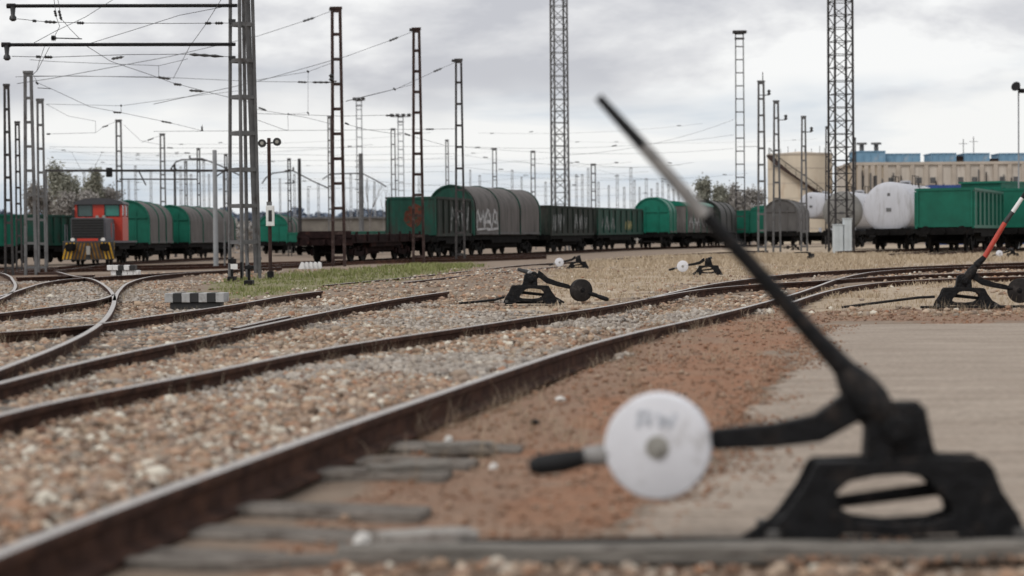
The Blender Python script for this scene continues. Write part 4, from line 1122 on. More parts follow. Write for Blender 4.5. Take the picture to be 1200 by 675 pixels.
# left
hood_wagon(150, 133, 180, 146, 'grey hooded wagon with a green end coupled behind the locomotive', endm='wagon_green', tarp='tarp_grey', top=4.12)
hood_wagon(200, 148, 256, 167, 'long grey hooded wagon left of the concrete pole, with a green rounded end', endm='wagon_green', tarp='tarp_grey', top=4.05, nseg=4)
gondola(-95, 121, 12, 124, 'green open wagon cut by the left edge of the picture', 'wagon_green', 3.0, end='wagon_green')
gondola(20, 128, 92, 138, 'dark green open wagon standing behind the left lattice masts', 'wagon_dark_green', 3.05, end='wagon_dark_green')
hood_wagon(320, 196, 336, 212, 'distant wagon with a plain round green end behind the signal post', endm='wagon_bright_green', tarp='tarp_grey', top=3.95)
gondola(352, 178, 470, 196, 'low distant green wagon behind the rusty flat wagon', 'wagon_green', 1.95, end='wagon_green', nrib=10)
# right
tank_wagon(1041, 113.5, 1080, 124.5, 'large white tank wagon with its round end towards the camera', r_=1.5, zc=2.38)
tank_wagon(986, 139, 1028, 152, 'tank wagon with a grey round end behind the grey cabinets', 'tank_white', 'tank_grey')  # end coloured darker than the white shell
tank_wagon(950, 187, 985, 198, 'distant white tank wagon in front of the cream storage tank', 'tank_white', 'tank_white', zc=3.7, r_=1.25)
gondola(1107, 98, 1144, 108, 'bright green open wagon with a plain clean green end right of the white tank', 'wagon_green', 3.02, end='wagon_green', nrib=7)
gondola(1192, 110, 1264, 123, 'dark green open wagon behind the red and white handle', 'wagon_dark_green', 3.25, end='wagon_green', nrib=8)
def hopper(un, yn, uf, yf, label):
    t, Ln = vehicle('hopper_wagon', un, yn, uf, yf, label, 'freight wagon', None)
    underframe(t, Ln)
    MB().prism([(1.4, 1.35), (.2, 3.0), (.2, 4.0), (Ln - .2, 4.0), (Ln - .2, 3.0), (Ln - 1.4, 1.35)], 'xz', -1.4, 1.4).build('hopper', 'wagon_bright_green', t)
    MB().box((Ln / 2, 0, 4.06), (Ln, 2.9, .12)).build('top_rail', 'wagon_bright_green', t)
    for i in range(6):
        for y in (-1.44, 1.44): MB().box((.6 + (Ln - 1.2) * i / 5, y, 3.2), (.12, .08, 1.0)).build('rib', 'wagon_bright_green', t)
    MB().box((Ln * .3, -1.455, 2.75), (1.0, .04, .7)).build('data_panel', 'graffiti_white', t)
    for x in (.3, Ln - .3):
        for y in (-1.2, 1.2): MB().bar((x, y, 1.2), (x, y, 3.1), .12).build('end_post', 'wagon_bright_green', t)
hopper(1148, 124, 1232, 131, 'bright green hopper wagon with sloping end above the green open wagon')

# locomotive
t, Ln = vehicle('shunting_locomotive', 104, 116, 134, 128, 'red and grey shunting locomotive with yellow and black striped front at the left', 'locomotive', None)
underframe(t, Ln, deck=1.35, w_=2.8, bog=(2.6, Ln - 2.6))
MB().box((Ln / 2, 0, 1.34), (Ln, 2.9, .12)).build('footplate', 'loco_grey', t)
hood = MB().box((2.35, 0.05, 2.05), (4.5, 1.95, 1.4)).build('hood', 'loco_grey', t, bevel=.06)
gr = MB().box((.06, .05, 2.15), (.05, 1.86, 1.14)).build('radiator_grille', 'black_paint', hood)
for i in range(7): MB().box((.015, .05, 1.66 + i * .155), (.05, 1.8, .03)).build('grille_slat', 'black_iron', gr)
MB().box((.02, .05, 1.47), (.09, 1.2, .15)).build('red_band', 'loco_red', hood)
for y in (-.82, .92): MB().lathe([(0, .13), (.07, .12)], (.10, y, 1.47), (-1, 0, 0), 14).build('headlight', 'lamp_glass', hood, smooth=True)
for i in range(5): MB().box((.7 + i * .8, -.945, 1.95), (.7, .03, 1.05)).build('hood_door', 'loco_grey', hood)
MB().prism([(2.9, 1.6), (3.25, 1.6), (3.0, 2.3), (3.3, 2.3), (3.0, 2.5), (2.75, 2.3)], 'xz', -.975, -.962).build('emblem', 'loco_red', hood)
x0, x1 = 4.6, 7.6
cab = MB().box(((x0 + x1) / 2, 0, 2.1), (x1 - x0, 2.85, 1.5)).build('cab', 'loco_red', t, bevel=.03)
for y in (-1.35, 1.35):
    for x in (x0 + .06, x1 - .06): MB().box((x, y, 3.22), (.12, .14, .76)).build('cab_pillar', 'loco_red', cab)
for x in (x0 + .05, x1 - .05): MB().box((x, 0, 3.22), (.1, 0.72, .76)).build('cab_panel', 'loco_red', cab)
for y in (-1.38, 1.38): MB().box(((x0 + x1) / 2, y, 3.22), (.9, .07, .76)).build('cab_panel', 'loco_red', cab)
for y, mn in ((.80, 'glass_dark'), (-.80, 'glass_green')):
    for x, sg in ((x0 + .08, -1), (x1 - .08, 1)):
        wn = MB().box((x, y, 3.24), (.03, .86, .68)).build('cab_window', mn, cab)
        fw = MB()
        for a, b in (((y - .45, 2.89), (y + .45, 2.89)), ((y - .45, 3.58), (y + .45, 3.58)), ((y - .44, 2.89), (y - .44, 3.58)), ((y + .44, 2.89), (y + .44, 3.58))):
            fw.bar((x + sg * .06, a[0], a[1]), (x + sg * .06, b[0], b[1]), .05)
        fw.build('window_frame', 'black_paint', wn)
for y in (-1.40, 1.40):
    for xx in (5.2, 7.0): MB().box((xx, y * .985, 3.24), (.7, .03, .62)).build('cab_window', 'glass_dark', cab)
MB().prism(arch(3.0, 3.6, 3.62, 4.0, 10), 'yz', x0 - .15, x1 + .15).build('roof', 'loco_roof', t, smooth=True)
MB().box((x0 - .08, 1.5, 3.1), (.12, .16, .4)).build('mirror', 'black_paint', t)
for y in (-.35, .05): MB().cyl((4.45, y, 2.85), (4.25, y, 2.85), .1, 10).build('horn', 'disc_grey', t)
MB().box((8.1, 0, 1.9), (1.0, 2.0, 1.1)).build('rear_hood', 'loco_grey', t, bevel=.05)
# striped buffer beam and plough
pl = MB().box((-.05, 0, .82), (.1, 2.95, 1.05)).build('buffer_beam', 'black_paint', t)
for i in range(14):
    y = -1.36 + i * .205
    sgn = 1 if y < 0 else -1
    mb = MB(); w2 = .095
    ya, yb = y - .12 * sgn, y + .12 * sgn
    mb.add([(-.108, ya, .34), (-.108, ya + w2, .34), (-.108, yb + w2, 1.30), (-.108, yb, 1.30), (-.09, ya, .34), (-.09, ya + w2, .34), (-.09, yb + w2, 1.30), (-.09, yb, 1.30)],
           [(0, 1, 2, 3), (7, 6, 5, 4), (0, 4, 5, 1), (1, 5, 6, 2), (2, 6, 7, 3), (3, 7, 4, 0)])
    mb.build('stripe', 'yellow_paint' if i in (0, 1, 2, 11, 12, 13) else 'worn_stripe', pl)
for y in (-1.05, 1.05):
    MB().lathe([(0, .12), (.38, .12), (.39, .25), (.46, .24)], (-.1, y, 1.02), (-1, 0, 0), 16).build('buffer', 'underframe_black', t, smooth=True)
for y in (-1.36, 1.36):
    MB().bar((.1, y, 1.4), (.1, y, 2.35), .05).bar((.1, y, 2.35), (1.0, y, 2.35), .05).bar((1.0, y, 1.4), (1.0, y, 2.35), .05).build('handrail', 'loco_grey', t)
    MB().box((.1, y, 1.13), (.12, .22, .5)).build('yellow_corner', 'yellow_paint', t)
MB().box((-.15, 0, .85), (.14, .22, .5)).build('coupling_hook', 'disc_grey', t)
# tracks under the trains
for lab, pts in (('track carrying the middle train of wagons', [(300, 88), (381, 96), (464, 106), (484, 107.5), (529, 118.5), (609, 133), (674, 148), (734, 163), (818, 181), (884, 207)]),
                 ('track carrying the locomotive and its hooded wagons', [(40, 92), (80, 106), (104, 116), (134, 128), (193, 145), (262, 166)]),
                 ('track carrying the white tank wagon', [(1000, 105), (1044, 113), (1100, 126), (1180, 145)]),
                 ('track carrying the bright green open wagon', [(1065, 88), (1107, 98), (1144, 108), (1240, 130)])):
    t = thing('railway_track', (0, 0, 0), 0, lab, 'railway track', 'tracks of the yard')
    ctr = smooth_line(catmull([ground_at(u, y, RT) for u, y in pts], 2), 8)
    for p in ctr: p.z = tz0(p.x, p.y) + RT
    for sd in (-.87, .87):
        l_ = []
        for i, p in enumerate(ctr):
            d = ctr[min(i + 1, len(ctr) - 1)] - ctr[max(0, i - 1)]; d.z = 0; d.normalize()
            l_.append(p + Vector((d.y, -d.x, 0)) * sd)
        build_rail(l_, t)
# far field rails running across in front of the trains
tF, _ = track('dark rails crossing in front of the locomotive and the flat wagon', [[(-30, 317.5), (60, 316), (130, 314.5), (300, 310), (480, 304.5), (640, 300)], [(-30, 314), (130, 311.5), (300, 307.5), (480, 302.5), (640, 298.5)]])
# ================================================================== MASTS
def ladder_mast(u, vt, y, wt, wb, nb, mname, label, cat='mast', group='lattice masts', vb=None, name='lattice_mast', leg=None, rz=0.0, crossarm=None, leaf=True):
    """two-legged batten mast; vt top pixel row, y distance, wt/wb widths in px"""
    g = ground_at(u, y) if vb is None else P(u, vb, y)
    s_ = FPX / y
    vbase = np_proj(g.x, g.y, g.z)[1]
    Hm = (vbase - vt) / s_
    t = thing(name, g, rz, label, cat, group)
    lw = (leg or max(1.3, wb * .2)) / s_
    a, b = wb / 2 / s_ - lw / 2, wt / 2 / s_ - lw / 2
    dpt = max(.12, lw * 1.3)
    for sd in (-1, 1): MB().bar((sd * a, 0, 0), (sd * b, 0, Hm), lw, dpt, ref=(0, 1, 0)).build('leg', mname, t)
    src = None
    bh = max(.10, lw * 1.0)
    jj = MB()
    for i in range(nb + 1):
        f = (i + .35) / (nb + .35) if i < nb else 1.0
        z = Hm * f - bh / 2 if i == nb else Hm * f
        wd = 2 * (a + (b - a) * f) - lw
        if wd <= 0.01: continue
        if leaf:
            if src is None: src = MB().box((0, 0, 0), (1, dpt * .8, bh)).build('batten', mname, t); o_ = src
            else: o_ = inst(src, t)
            o_.location = (0, 0, z); o_.scale = (wd, 1, 1)
        else: jj.box((0, 0, z), (wd, dpt * .8, bh))
    if not leaf: jj.build('battens', mname, t)['kind'] = 'stuff'
    MB().box((0, 0, Hm + .06), (2 * b + lw * 1.4, dpt * 1.2, .1)).build('cap', mname, t)
    for (dv, x0, x1, mn, ins) in (crossarm or []):
        z = (vbase - dv) / s_
        ar = MB().bar((x0 / s_, -dpt * .6, z), (x1 / s_, -dpt * .6, z), max(.05, 1.0 / s_)).build('arm', mn, t)
        if ins: MB().lathe([(0, .05), (.08, .12), (.16, .06), (.24, .12), (.32, .05)], (x0 / s_ if abs(x0) > abs(x1) else x1 / s_, -dpt * .6, z), (0, 0, 1), 8).build('insulator', 'insulator', ar)
    return t, g, s_, Hm
M_ = [
 (397, 12, 84, 12.5, 17, 10, 'mast_rust', 'tall dark lattice mast in front of the rusty flat wagon', [(96, -6, 0, 'mast_rust', True)]),
 (490.5, 36, 88, 9.5, 15.5, 11, 'mast_rust', 'rust brown lattice mast in front of the dark green open wagon', None),
 (539.5, 72, 97, 8.5, 12.5, 9, 'mast_dark', 'grey brown lattice mast in front of the big hooded wagon', None),
 (10.5, 102, 78, 6.5, 11, 8, 'mast_dark', 'slim lattice mast closest to the left edge', None),
 (22.5, 145, 96, 5.5, 8, 9, 'mast_dark', 'short thin lattice mast second from the left edge', None),
 (36, 87, 76, 10, 15.5, 8, 'mast_grey', 'wide grey lattice mast, tallest of the left edge group', None),
 (49.5, 119, 82, 8, 10, 7, 'mast_grey', 'narrow grey lattice mast on the right side of the left edge group', None),
 (141, 142, 150, 7, 9, 9, 'mast_grey', 'lattice mast rising behind the locomotive cab', None),
 (192, 158, 165, 6, 8, 9, 'mast_grey', 'lattice mast rising behind the first hooded wagon', None),
 (387.5, 138, 150, 4, 5, 12, 'mast_grey', 'thin lattice mast just left of the tall dark mast', None),
 (462, 152, 180, 5.5, 6.5, 8, 'mast_grey', 'slim lattice mast left of the cross headed mast', None),
 (525, 165, 200, 4, 5, 8, 'mast_grey', 'small lattice mast rising behind the dark arched end of the big hooded wagon', None),
 (580.5, 175, 200, 5.5, 6.5, 7, 'mast_grey', 'small lattice mast rising behind the middle hood of the big hooded wagon', None),
 (625.5, 178, 200, 5.5, 6.5, 7, 'mast_grey', 'small lattice mast at the right end of the big hooded wagon', None),
 (696, 193, 215, 6, 7, 9, 'mast_grey', 'dense small lattice mast above the grimy open wagons', None),
 (893, 97, 120, 8, 11, 10, 'mast_grey', 'lattice mast with an antenna in front of the small green covered wagon', [(112, -2, 9, 'mast_grey', True)]),
 (910.5, 120, 122, 6.5, 10.5, 9, 'mast_grey', 'lattice mast with a short arm right of the antenna mast', [(141, 2, 11, 'mast_grey', True)]),
 (942.5, 138, 128, 5.5, 9, 9, 'mast_grey', 'lattice mast with a short arm before the cream storage tank', [(155, 2, 9, 'mast_grey', True)]),
 (970, 150, 150, 4, 6, 8, 'mast_dark', 'dark slim lattice mast just left of the tall cross braced tower', None),
 (1001.5, 163, 160, 4, 6, 7, 'mast_dark', 'dark slim lattice mast just right of the tall cross braced tower', None),
 (234, 175, 200, 4, 5, 9, 'mast_dark', 'slim lattice mast left of the smooth concrete pole', [(186, -10, 6, 'mast_dark', True)]),
 (266, 182, 205, 4, 5, 8, 'mast_dark', 'slim lattice mast between the concrete pole and the tall tower', None),
 (340, 187, 190, 4, 5, 9, 'mast_dark', 'lattice mast with short arms right of the signal post', [(200, -5, 5, 'mast_dark', True), (215, -5, 5, 'mast_dark', True)]),
 (219, 190, 230, 3.5, 4.5, 8, 'mast_grey', 'faint thin lattice mast behind the long grey hooded wagon', None),
]
mast = {}
for (u, vt, y, wt, wb, nb, mn, lab, ca_) in M_:
    mast[u] = ladder_mast(u, vt, y, wt, wb, nb, mn, lab, crossarm=ca_, leaf=(wb >= 7))
# tiny masts far away
far = [(362, 222, 3), (374, 215, 3), (404, 215, 3), (412, 205, 3), (676, 205, 3), (683, 205, 3), (690, 198, 3), (724, 206, 3.5), (732, 220, 3), (740, 197, 3.5), (744, 212, 3), (758, 210, 3.5), (771, 215, 3), (777, 212, 3), (790, 222, 2.5), (601, 200, 3), (640, 214, 3), (225, 205, 3), (240, 190, 3), (285, 196, 3), (100, 200, 3), (160, 195, 3), (120, 206, 3), (152, 210, 2.5), (178, 200, 3), (213, 196, 3), (246, 205, 2.5), (300, 205, 3), (329, 210, 2.5), (346, 205, 3), (392, 208, 3), (440, 214, 2.5), (492, 205, 3), (552, 200, 2.5), (563, 206, 3), (612, 208, 2.5), (668, 212, 2.5), (702, 214, 3), (714, 218, 2.5), (750, 220, 2.5), (764, 222, 2.5), (784, 216, 3), (796, 218, 2.5), (806, 224, 2.5), (828, 220, 2.5)]
for u, vt, w_ in far:
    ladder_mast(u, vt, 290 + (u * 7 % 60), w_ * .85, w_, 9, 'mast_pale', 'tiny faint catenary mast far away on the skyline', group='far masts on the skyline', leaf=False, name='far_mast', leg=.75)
# antenna rod on mast 893
t, g, s_, Hm = mast[893]
MB().bar((2 / s_, 0, Hm - .2), (2 / s_, 0, Hm + 12 / s_), .05).build('antenna', 'mast_grey', t)
# insulator strings from masts
for u in (397, 490.5, 539.5):
    t, g, s_, Hm = mast[u]
    MB().bar((-3 / s_, 0, Hm), (-8 / s_, 0, Hm + .02), .12).build('top_bracket', 'mast_dark', t)

def lattice_tower(u, vt, y, w0, w1, nb, mname, label, rz=0.3, legw=.12, name='lattice_tower', vb=None, diag=True, battens=True):
    g = ground_at(u, y) if vb is None else P(u, vb, y)
    s_ = FPX / y
    Hm = (np_proj(g.x, g.y, g.z)[1] - vt) / s_
    t = thing(name, g, rz, label, 'tower', 'tall lattice towers')
    cs = [(-1, -1), (1, -1), (1, 1), (-1, 1)]
    for c in cs: MB().bar((c[0] * w0 / 2, c[1] * w0 / 2, 0), (c[0] * w1 / 2, c[1] * w1 / 2, Hm), legw, legw).build('leg', mname, t)
    hz = MB(); dg = MB()
    for f_ in range(4):
        c0, c1 = cs[f_], cs[(f_ + 1) % 4]
        for i in range(nb + 1):
            z = Hm * i / nb; wz = (w0 + (w1 - w0) * i / nb) / 2
            ww = (w0 + (w1 - w0) * (i + 1) / nb) / 2
            if 0 < i:
                if diag: hz.bar((c0[0] * wz, c0[1] * wz, z), (c1[0] * wz, c1[1] * wz, z), legw * .4, legw * .4)
                else: MB().bar((c0[0] * wz, c0[1] * wz, z), (c1[0] * wz, c1[1] * wz, z), legw * .5, legw * 1.5).build('batten', mname, t)
            if diag and i < nb:
                z2 = Hm * (i + 1) / nb
                a, b = (c0, c1) if i % 2 == 0 else (c1, c0)
                dg.bar((a[0] * wz, a[1] * wz, z), (b[0] * ww, b[1] * ww, z2), legw * .36)
    if diag:
        hz.build('horizontal_bracing', mname, t)['kind'] = 'stuff'
        dg.build('diagonal_bracing', mname, t)['kind'] = 'stuff'
    return t, g, s_, Hm
lattice_tower(657, -60, 175, 1.25, 1.15, 26, 'mast_grey', 'tall cross braced lattice tower behind the hooded wagon, rising out of the picture', rz=0.25, legw=.14)
lattice_tower(986, -120, 116, 1.12, 1.06, 27, 'mast_dark', 'tall dark cross braced lattice tower beside the grey cabinets, rising out of the picture', rz=0.2, legw=.105)
# big tower at the left carrying the two long cantilever beams
tb, gb, sb, Hb = lattice_tower(286.5, -55, 48.5, 0.52, 0.36, 9, 'mast_grey', 'massive grey lattice tower holding two long black beams, at the upper left', rz=0.74, legw=.062, diag=False)
inv = Matrix.Rotation(-0.74, 4, 'Z')
def tl(u, v, y=None):
    p = P(u, v, y or gb.y) - gb
    return inv @ p
bs_ = []
for (ua, ub, v0, hang) in ((10, 278, 7, (15, 20)), (4, 276, 52.5, (8, 66))):
    b_ = MB().tube([tl(ua, v0), tl(ub, v0 - .5)], 2.1 / sb, 10).build('cantilever_beam', 'black_iron', tb, smooth=True); bs_.append(b_)
    hp = tl(*hang); tp = tl(hang[0], v0)
    MB().lathe([(0, .03), (.02, .07), (tp.z - hp.z - .05, .05), (tp.z - hp.z, .085), (tp.z - hp.z + .06, .09), (tp.z - hp.z + .1, .04)], tp, (0, 0, -1), 10).build('insulator', 'insulator', b_, smooth=True)
    MB().tube([tl(ua - 2, v0), tl(ua + 8, v0)], 3 / sb, 10).build('end_clamp', 'black_iron', b_, smooth=True)
MB().bar(tl(289, -20), tl(301, 320), .10, .10).build('strut', 'mast_grey', tb)
for v in (25, 68): MB().bar(tl(268, v), tl(276, v), .10).build('wire_bracket', 'insulator', tb)

# poles
def pole(u, vt, y, r_, mname, label, arms=()):
    g = ground_at(u, y); s_ = FPX / y
    Hm = (np_proj(g.x, g.y, g.z)[1] - vt) / s_
    t = thing('pole', g, 0, label, 'pole', 'poles with cantilever arms')
    MB().tube([(0, 0, 0), (0, 0, Hm)], [r_ * 1.1, r_ * .9], 12).build('shaft', mname, t, smooth=True)
    for pts, rr in arms:
        MB().tube([P(a, b, y) - g for a, b in pts], rr, 6).build('arm', 'mast_dark', t, smooth=True)
    return t
pole(253, 176, 105, .125, 'concrete_pole', 'smooth grey concrete pole left of the massive lattice tower', [([(253, 207), (266, 198), (282, 206)], .04)])
pole(352, 186, 200, .18, 'mast_dark', 'dark solid pole between the signal post and the tall dark mast', [([(307, 215), (312, 208), (320, 203), (343, 200), (368, 213), (386, 221)], .07)])
pole(424, 180, 215, .26, 'mast_grey', 'thick grey pole in front of the bare tree right of the tall dark mast', [([(378, 210), (387, 204), (424, 203), (440, 211), (453, 219)], .07)])
pole(206, 192, 190, .12, 'mast_dark', 'thin pole with a curved arm behind the hooded wagons', [([(200, 198), (206, 190), (213, 187), (240, 187), (258, 194), (280, 205)], .07), ([(200, 198), (204, 200), (207, 198)], .09)])
# flood-light masts
def flood(u, vt, y, w_, mname, label, heads=3, spread=8):
    t, g, s_, Hm = ladder_mast(u, vt, y, w_, w_ * 1.15, 16, mname, label, cat='light mast', group='floodlight masts', leaf=False, name='floodlight_mast', leg=1.1)
    MB().box((0, 0, Hm - 6 / s_), (w_ * 1.1 / s_, .4, 2 / s_)).build('platform', mname, t)
    for i in range(heads):
        x = (-spread + 2 * spread * i / (heads - 1)) / s_
        MB().box((x, -.2, Hm + 1.5 / s_), (4.2 / s_, .5, 3.5 / s_)).build('floodlight', 'mast_dark', t, bevel=.04)
    MB().bar((-spread / s_, -.05, Hm), (spread / s_, -.05, Hm), .12).build('head_beam', mname, t)
flood(868, 40, 190, 10, 'mast_dark', 'tall floodlight mast rising above the dry trees right of the big handle', 4, 6)
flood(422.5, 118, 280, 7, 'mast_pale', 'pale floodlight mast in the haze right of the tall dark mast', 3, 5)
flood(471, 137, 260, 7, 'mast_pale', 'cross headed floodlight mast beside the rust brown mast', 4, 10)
g = ground_at(1194, 120); s_ = FPX / 120
t = thing('loudspeaker_post', g, 0, 'thin post with a dark loudspeaker head at the right edge', 'post')
Hm = (np_proj(g.x, g.y, g.z)[1] - 105) / s_
MB().tube([(0, 0, 0), (0, 0, Hm)], .045, 8).build('post', 'mast_pale', t, smooth=True)
MB().lathe([(0, .08), (.25, .16), (.5, .30)], (.05, 0, Hm), (-.5, -.6, .25), 12).build('loudspeaker', 'black_iron', t, smooth=True)
MB().box((.2, 0, Hm - .1), (.3, .25, .25)).build('driver_box', 'black_iron', t)
# signal gantry beam carrying the little box
ga, gb_ = P(52, 200, 118), P(272, 200, 118); gl = ground_at(52, 118)
t = thing('overhead_gantry', gl, 0, 'thin horizontal gantry beam with a small dark signal box hanging on it', 'gantry')
MB().bar(ga - gl, gb_ - gl, .09, .14).build('beam', 'mast_dark', t)
for u in (54, 262): MB().bar(P(u, 200, 118) - gl, Vector((P(u, 200, 118).x, 118, tz(P(u, 200, 118).x, 118))) - gl, .10).build('upright', 'mast_grey', t)
MB().box(P(128, 202, 117.8) - gl, (.34, .3, .55)).build('signal_box', 'black_iron', t, bevel=.03)
MB().bar(P(140, 210, 118) - gl, P(232, 210, 118) - gl, .06, .08).build('lower_beam', 'mast_dark', t)
MB().bar(P(163, 201, 117.9) - gl, P(171, 217, 117.9) - gl, .07).build('drop_arm', 'mast_dark', t)

# ================================================================== OVERHEAD WIRES
WL = {'thin': 'thin sagging overhead wire among many crossing the sky at the left', 'far': 'faint distant overhead wire low above the wagons'}
def wire(pts, y0, y1=None, r_=.009, label=None, sag=0.0, ins=None, group='overhead wires'):
    y1 = y1 or y0; A = []
    n = len(pts)
    for i, (u, v) in enumerate(pts): A.append(P(u, v, y0 + (y1 - y0) * i / (n - 1)))
    if n == 2 and sag:
        a, b = A; A = [a.lerp(b, k / 10) - Vector((0, 0, sag * 4 * (k / 10) * (1 - k / 10))) for k in range(11)]
    o = A[0].copy()
    r_ *= .72
    t = MB().tube([p - o for p in A], r_, 5).build('overhead_wire', 'wire', None); t.location = o
    tag(t, label or WL['thin'], 'wire', group)
    for (u, v, u2, v2) in (ins or []):
        f = lambda uu: y0 + (y1 - y0) * max(0, min(1, (uu - pts[0][0]) / (pts[-1][0] - pts[0][0] + 1e-6)))
        a, b = P(u, v, f(u)) - o, P(u2, v2, f(u2)) - o
        L_ = (b - a).length; k = r_ * 5.2
        MB().lathe([(0, k * .4), (L_ * .15, k), (L_ * .3, k * .6), (L_ * .45, k), (L_ * .6, k * .6), (L_ * .75, k), (L_ * .9, k * .5), (L_, k * .3)], a, b - a, 8).build('insulator', 'insulator', t, smooth=True)
    return t
wire([(391, 12), (363, 22.5), (303, 42), (200, 66), (60, 92), (20, 98)], 84, 60, .014, 'wire running left from the top of the tall dark mast', ins=[(355, 25, 369, 20.5)])
wire([(485, 36.5), (461, 46), (406, 66), (300, 96), (180, 122)], 88, 66, .014, 'wire running left from the top of the rust brown mast', ins=[(456, 48, 467, 43.5)])
wire([(535, 72.5), (513, 82), (465, 104), (405, 119)], 97, 82, .014, 'wire running left from the top of the grey brown mast', ins=[(508, 84, 518, 80)])
wire([(391, 96.5), (300, 95.5), (180, 90), (40, 89)], 84, 76, .013, 'level wire with a long insulator left of the tall dark mast', ins=[(349, 96, 360, 96.5), (366, 96.4, 388, 96.5)])
wire([(484, 134.5), (400, 136), (300, 133)], 88, 82, .013, 'level wire with an insulator left of the rust brown mast', ins=[(452, 135.4, 463, 135.2)])
wire([(534, 151), (400, 152.5), (180, 154)], 97, 90, .013, 'level wire with an insulator left of the grey brown mast', ins=[(499, 151.5, 509, 151.3)])
wire([(20, 22), (52, 25.5), (100, 27), (200, 27.5), (272, 27)], 48.4, None, .011, 'level wire strung under the upper black beam', ins=[(38, 24.3, 43, 24.8), (52, 25.4, 67, 26.2), (90, 26.8, 99, 27), (240, 27.3, 248, 27.2), (252, 27.2, 262, 27.1)])
wire([(14, 66), (60, 67), (150, 64), (218, 63.5), (276, 67)], 48.4, None, .011, 'level wire strung under the lower black beam', ins=[(42, 66.4, 48, 66.6), (52, 66.8, 62, 67), (222, 63.7, 262, 66.3)])
wire([(62, -10), (66, 20), (70, 31), (63, 44)], 47, None, .010, 'left dropper wire of the hanging arm under the upper beam', ins=[(64, 12, 66, 20)])
wire([(66, -10), (72, 22), (82, 34), (94, 46)], 47, None, .010, 'right dropper wire of the hanging arm under the upper beam', ins=[(69, 12, 72, 24)])
wire([(60, 44.5), (96, 45.5)], 47, None, .02, 'short level registration rod under the upper beam', ins=[(60, 44.5, 66, 44.7)])
wire([(40, 50), (66, 36), (100, 20), (138, -4)], 46, 54, .011, 'diagonal wire climbing from the lower beam past the upper beam')
wire([(105, 51), (160, 34), (210, 18), (262, 8)], 52, 50, .011, 'long diagonal wire between the two black beams')
wire([(58, 55), (44, 82), (38, 88)], 47, None, .010, 'short steep wire below the left end of the lower beam')
wire([(52, 55), (46, 72), (43, 84)], 47, 60, .010, 'second short steep wire below the left end of the lower beam')
wire([(262, -5), (240, 30), (222, 55), (203, 92)], 46, 60, .011, 'steep wire crossing both black beams near the tower')
wire([(100, 53), (130, 72), (186, 91), (202, 97), (240, 107), (300, 122)], 56, 66, .012, 'wire descending rightwards from the lower black beam', ins=[(131, 69, 145, 66.5), (185, 90.5, 200, 92.5), (204, 98.5, 213, 99.5), (222, 106, 239, 107)])
wire([(35, 70), (60, 72), (186, 77), (220, 69)], 60, None, .010, label='faint wire above the left edge masts, joined to the tower')
wire([(186, 77), (186, 91)], 60, None, .010, label='short drop wire between two level wires above the left masts')
wire([(18, 90), (90, 89), (186, 91)], 62, None, .010, label='level faint wire from the widest left mast toward the tower')
wire([(38, 86), (44, 97), (60, 104)], 62, None, .010, 'curved wire at the top of the widest grey mast', ins=[(42, 96, 45, 99)])
wire([(44, 103), (60, 104)], 62, None, .016, label='short level rod wire just right of the widest grey mast')
wire([(60, 104), (105, 125), (142, 132), (200, 144), (236, 153)], 64, 80, .011, 'long wire descending from the widest grey mast over the locomotive', ins=[(189, 142, 202, 144.4), (133, 131.5, 143, 132)])
wire([(54, 122), (142, 124), (215, 114), (300, 104)], 84, 80, .011, label='rising wire from the narrow grey mast toward the tower')
wire([(142, 123), (142, 132)], 80, None, .011, 'short drop wire above the mast behind the locomotive', ins=[(141.8, 122.5, 142, 125)])
wire([(54, 122), (80, 136), (112, 142)], 84, None, .010, label='sloping wire leaving the top of the narrow grey mast')
wire([(54, 157), (112, 155.5), (122, 148), (137, 142)], 84, 100, .011, 'low level wire from the narrow grey mast to the locomotive mast', ins=[(55, 157, 59, 157), (120, 149, 127, 147)])
wire([(112, 142), (112, 156)], 84, None, .010, label='short drop wire right of the narrow grey mast')
wire([(145, 146), (165, 165), (190, 170)], 120, None, .013, label='wire descending right from the top of the locomotive mast')
wire([(166, 167), (181, 161), (189, 159)], 120, None, .013, 'wire climbing to the mast behind the first hooded wagon', ins=[(173, 164.5, 180, 162)])
wire([(230, 154), (237, 153), (237, 146)], 80, None, .012, 'hooked wire end left of the tall tower', ins=[(236.5, 148, 237, 154)])
wire([(300, 140), (333, 152), (339, 153)], 80, None, .012, 'short sloping wire just right of the tall tower', ins=[(306, 127, 312, 129.5)])
wire([(337, 134), (361, 132), (361, 84)], 80, None, .010, 'wire with a long hanging dropper right of the tall tower', ins=[(337, 133, 339, 134.5), (360, 131, 362, 134)])
wire([(337, 134), (338, 153)], 80, None, .010, label='thin dropper joining two wires right of the tall tower')
wire([(300, 128), (312, 130), (360, 138), (391, 146)], 80, 84, .011, 'sloping wire from the tall tower to the tall dark mast', ins=[(303, 126, 312, 129.5)])
wire([(300, 94), (361, 84), (391, 73)], 78, 84, .012, 'rising wire below the top of the tall dark mast', ins=[(360, 83, 362, 85)])
wire([(406, 118), (460, 105), (484, 99)], 84, 88, .011, 'rising wire between the tall dark mast and the rust brown mast', ins=[(461, 103, 463.5, 106)])
wire([(404, 145), (430, 152), (470, 158)], 84, None, .012, 'descending wire right of the tall dark mast', ins=[(404, 144, 409, 146)])
wire([(475, 157), (481, 159), (520, 170)], 100, None, .013, 'descending wire left of the grey brown mast', ins=[(474, 156.5, 481, 159)])
for k, (v0, v1, y) in enumerate(((172, 171, 120), (178, 180, 140), (187, 186, 150), (199, 201, 160))):
    wire([(58 if k < 3 else 270, v0), (200, v0 + 1.5), (390, v1 + 2), (534, v1)], y, y, .012, WL['far'], group='faint wires above the wagons', ins=[(196 + 20 * k, v0 + 1, 203 + 20 * k, v0 + 1.5)])
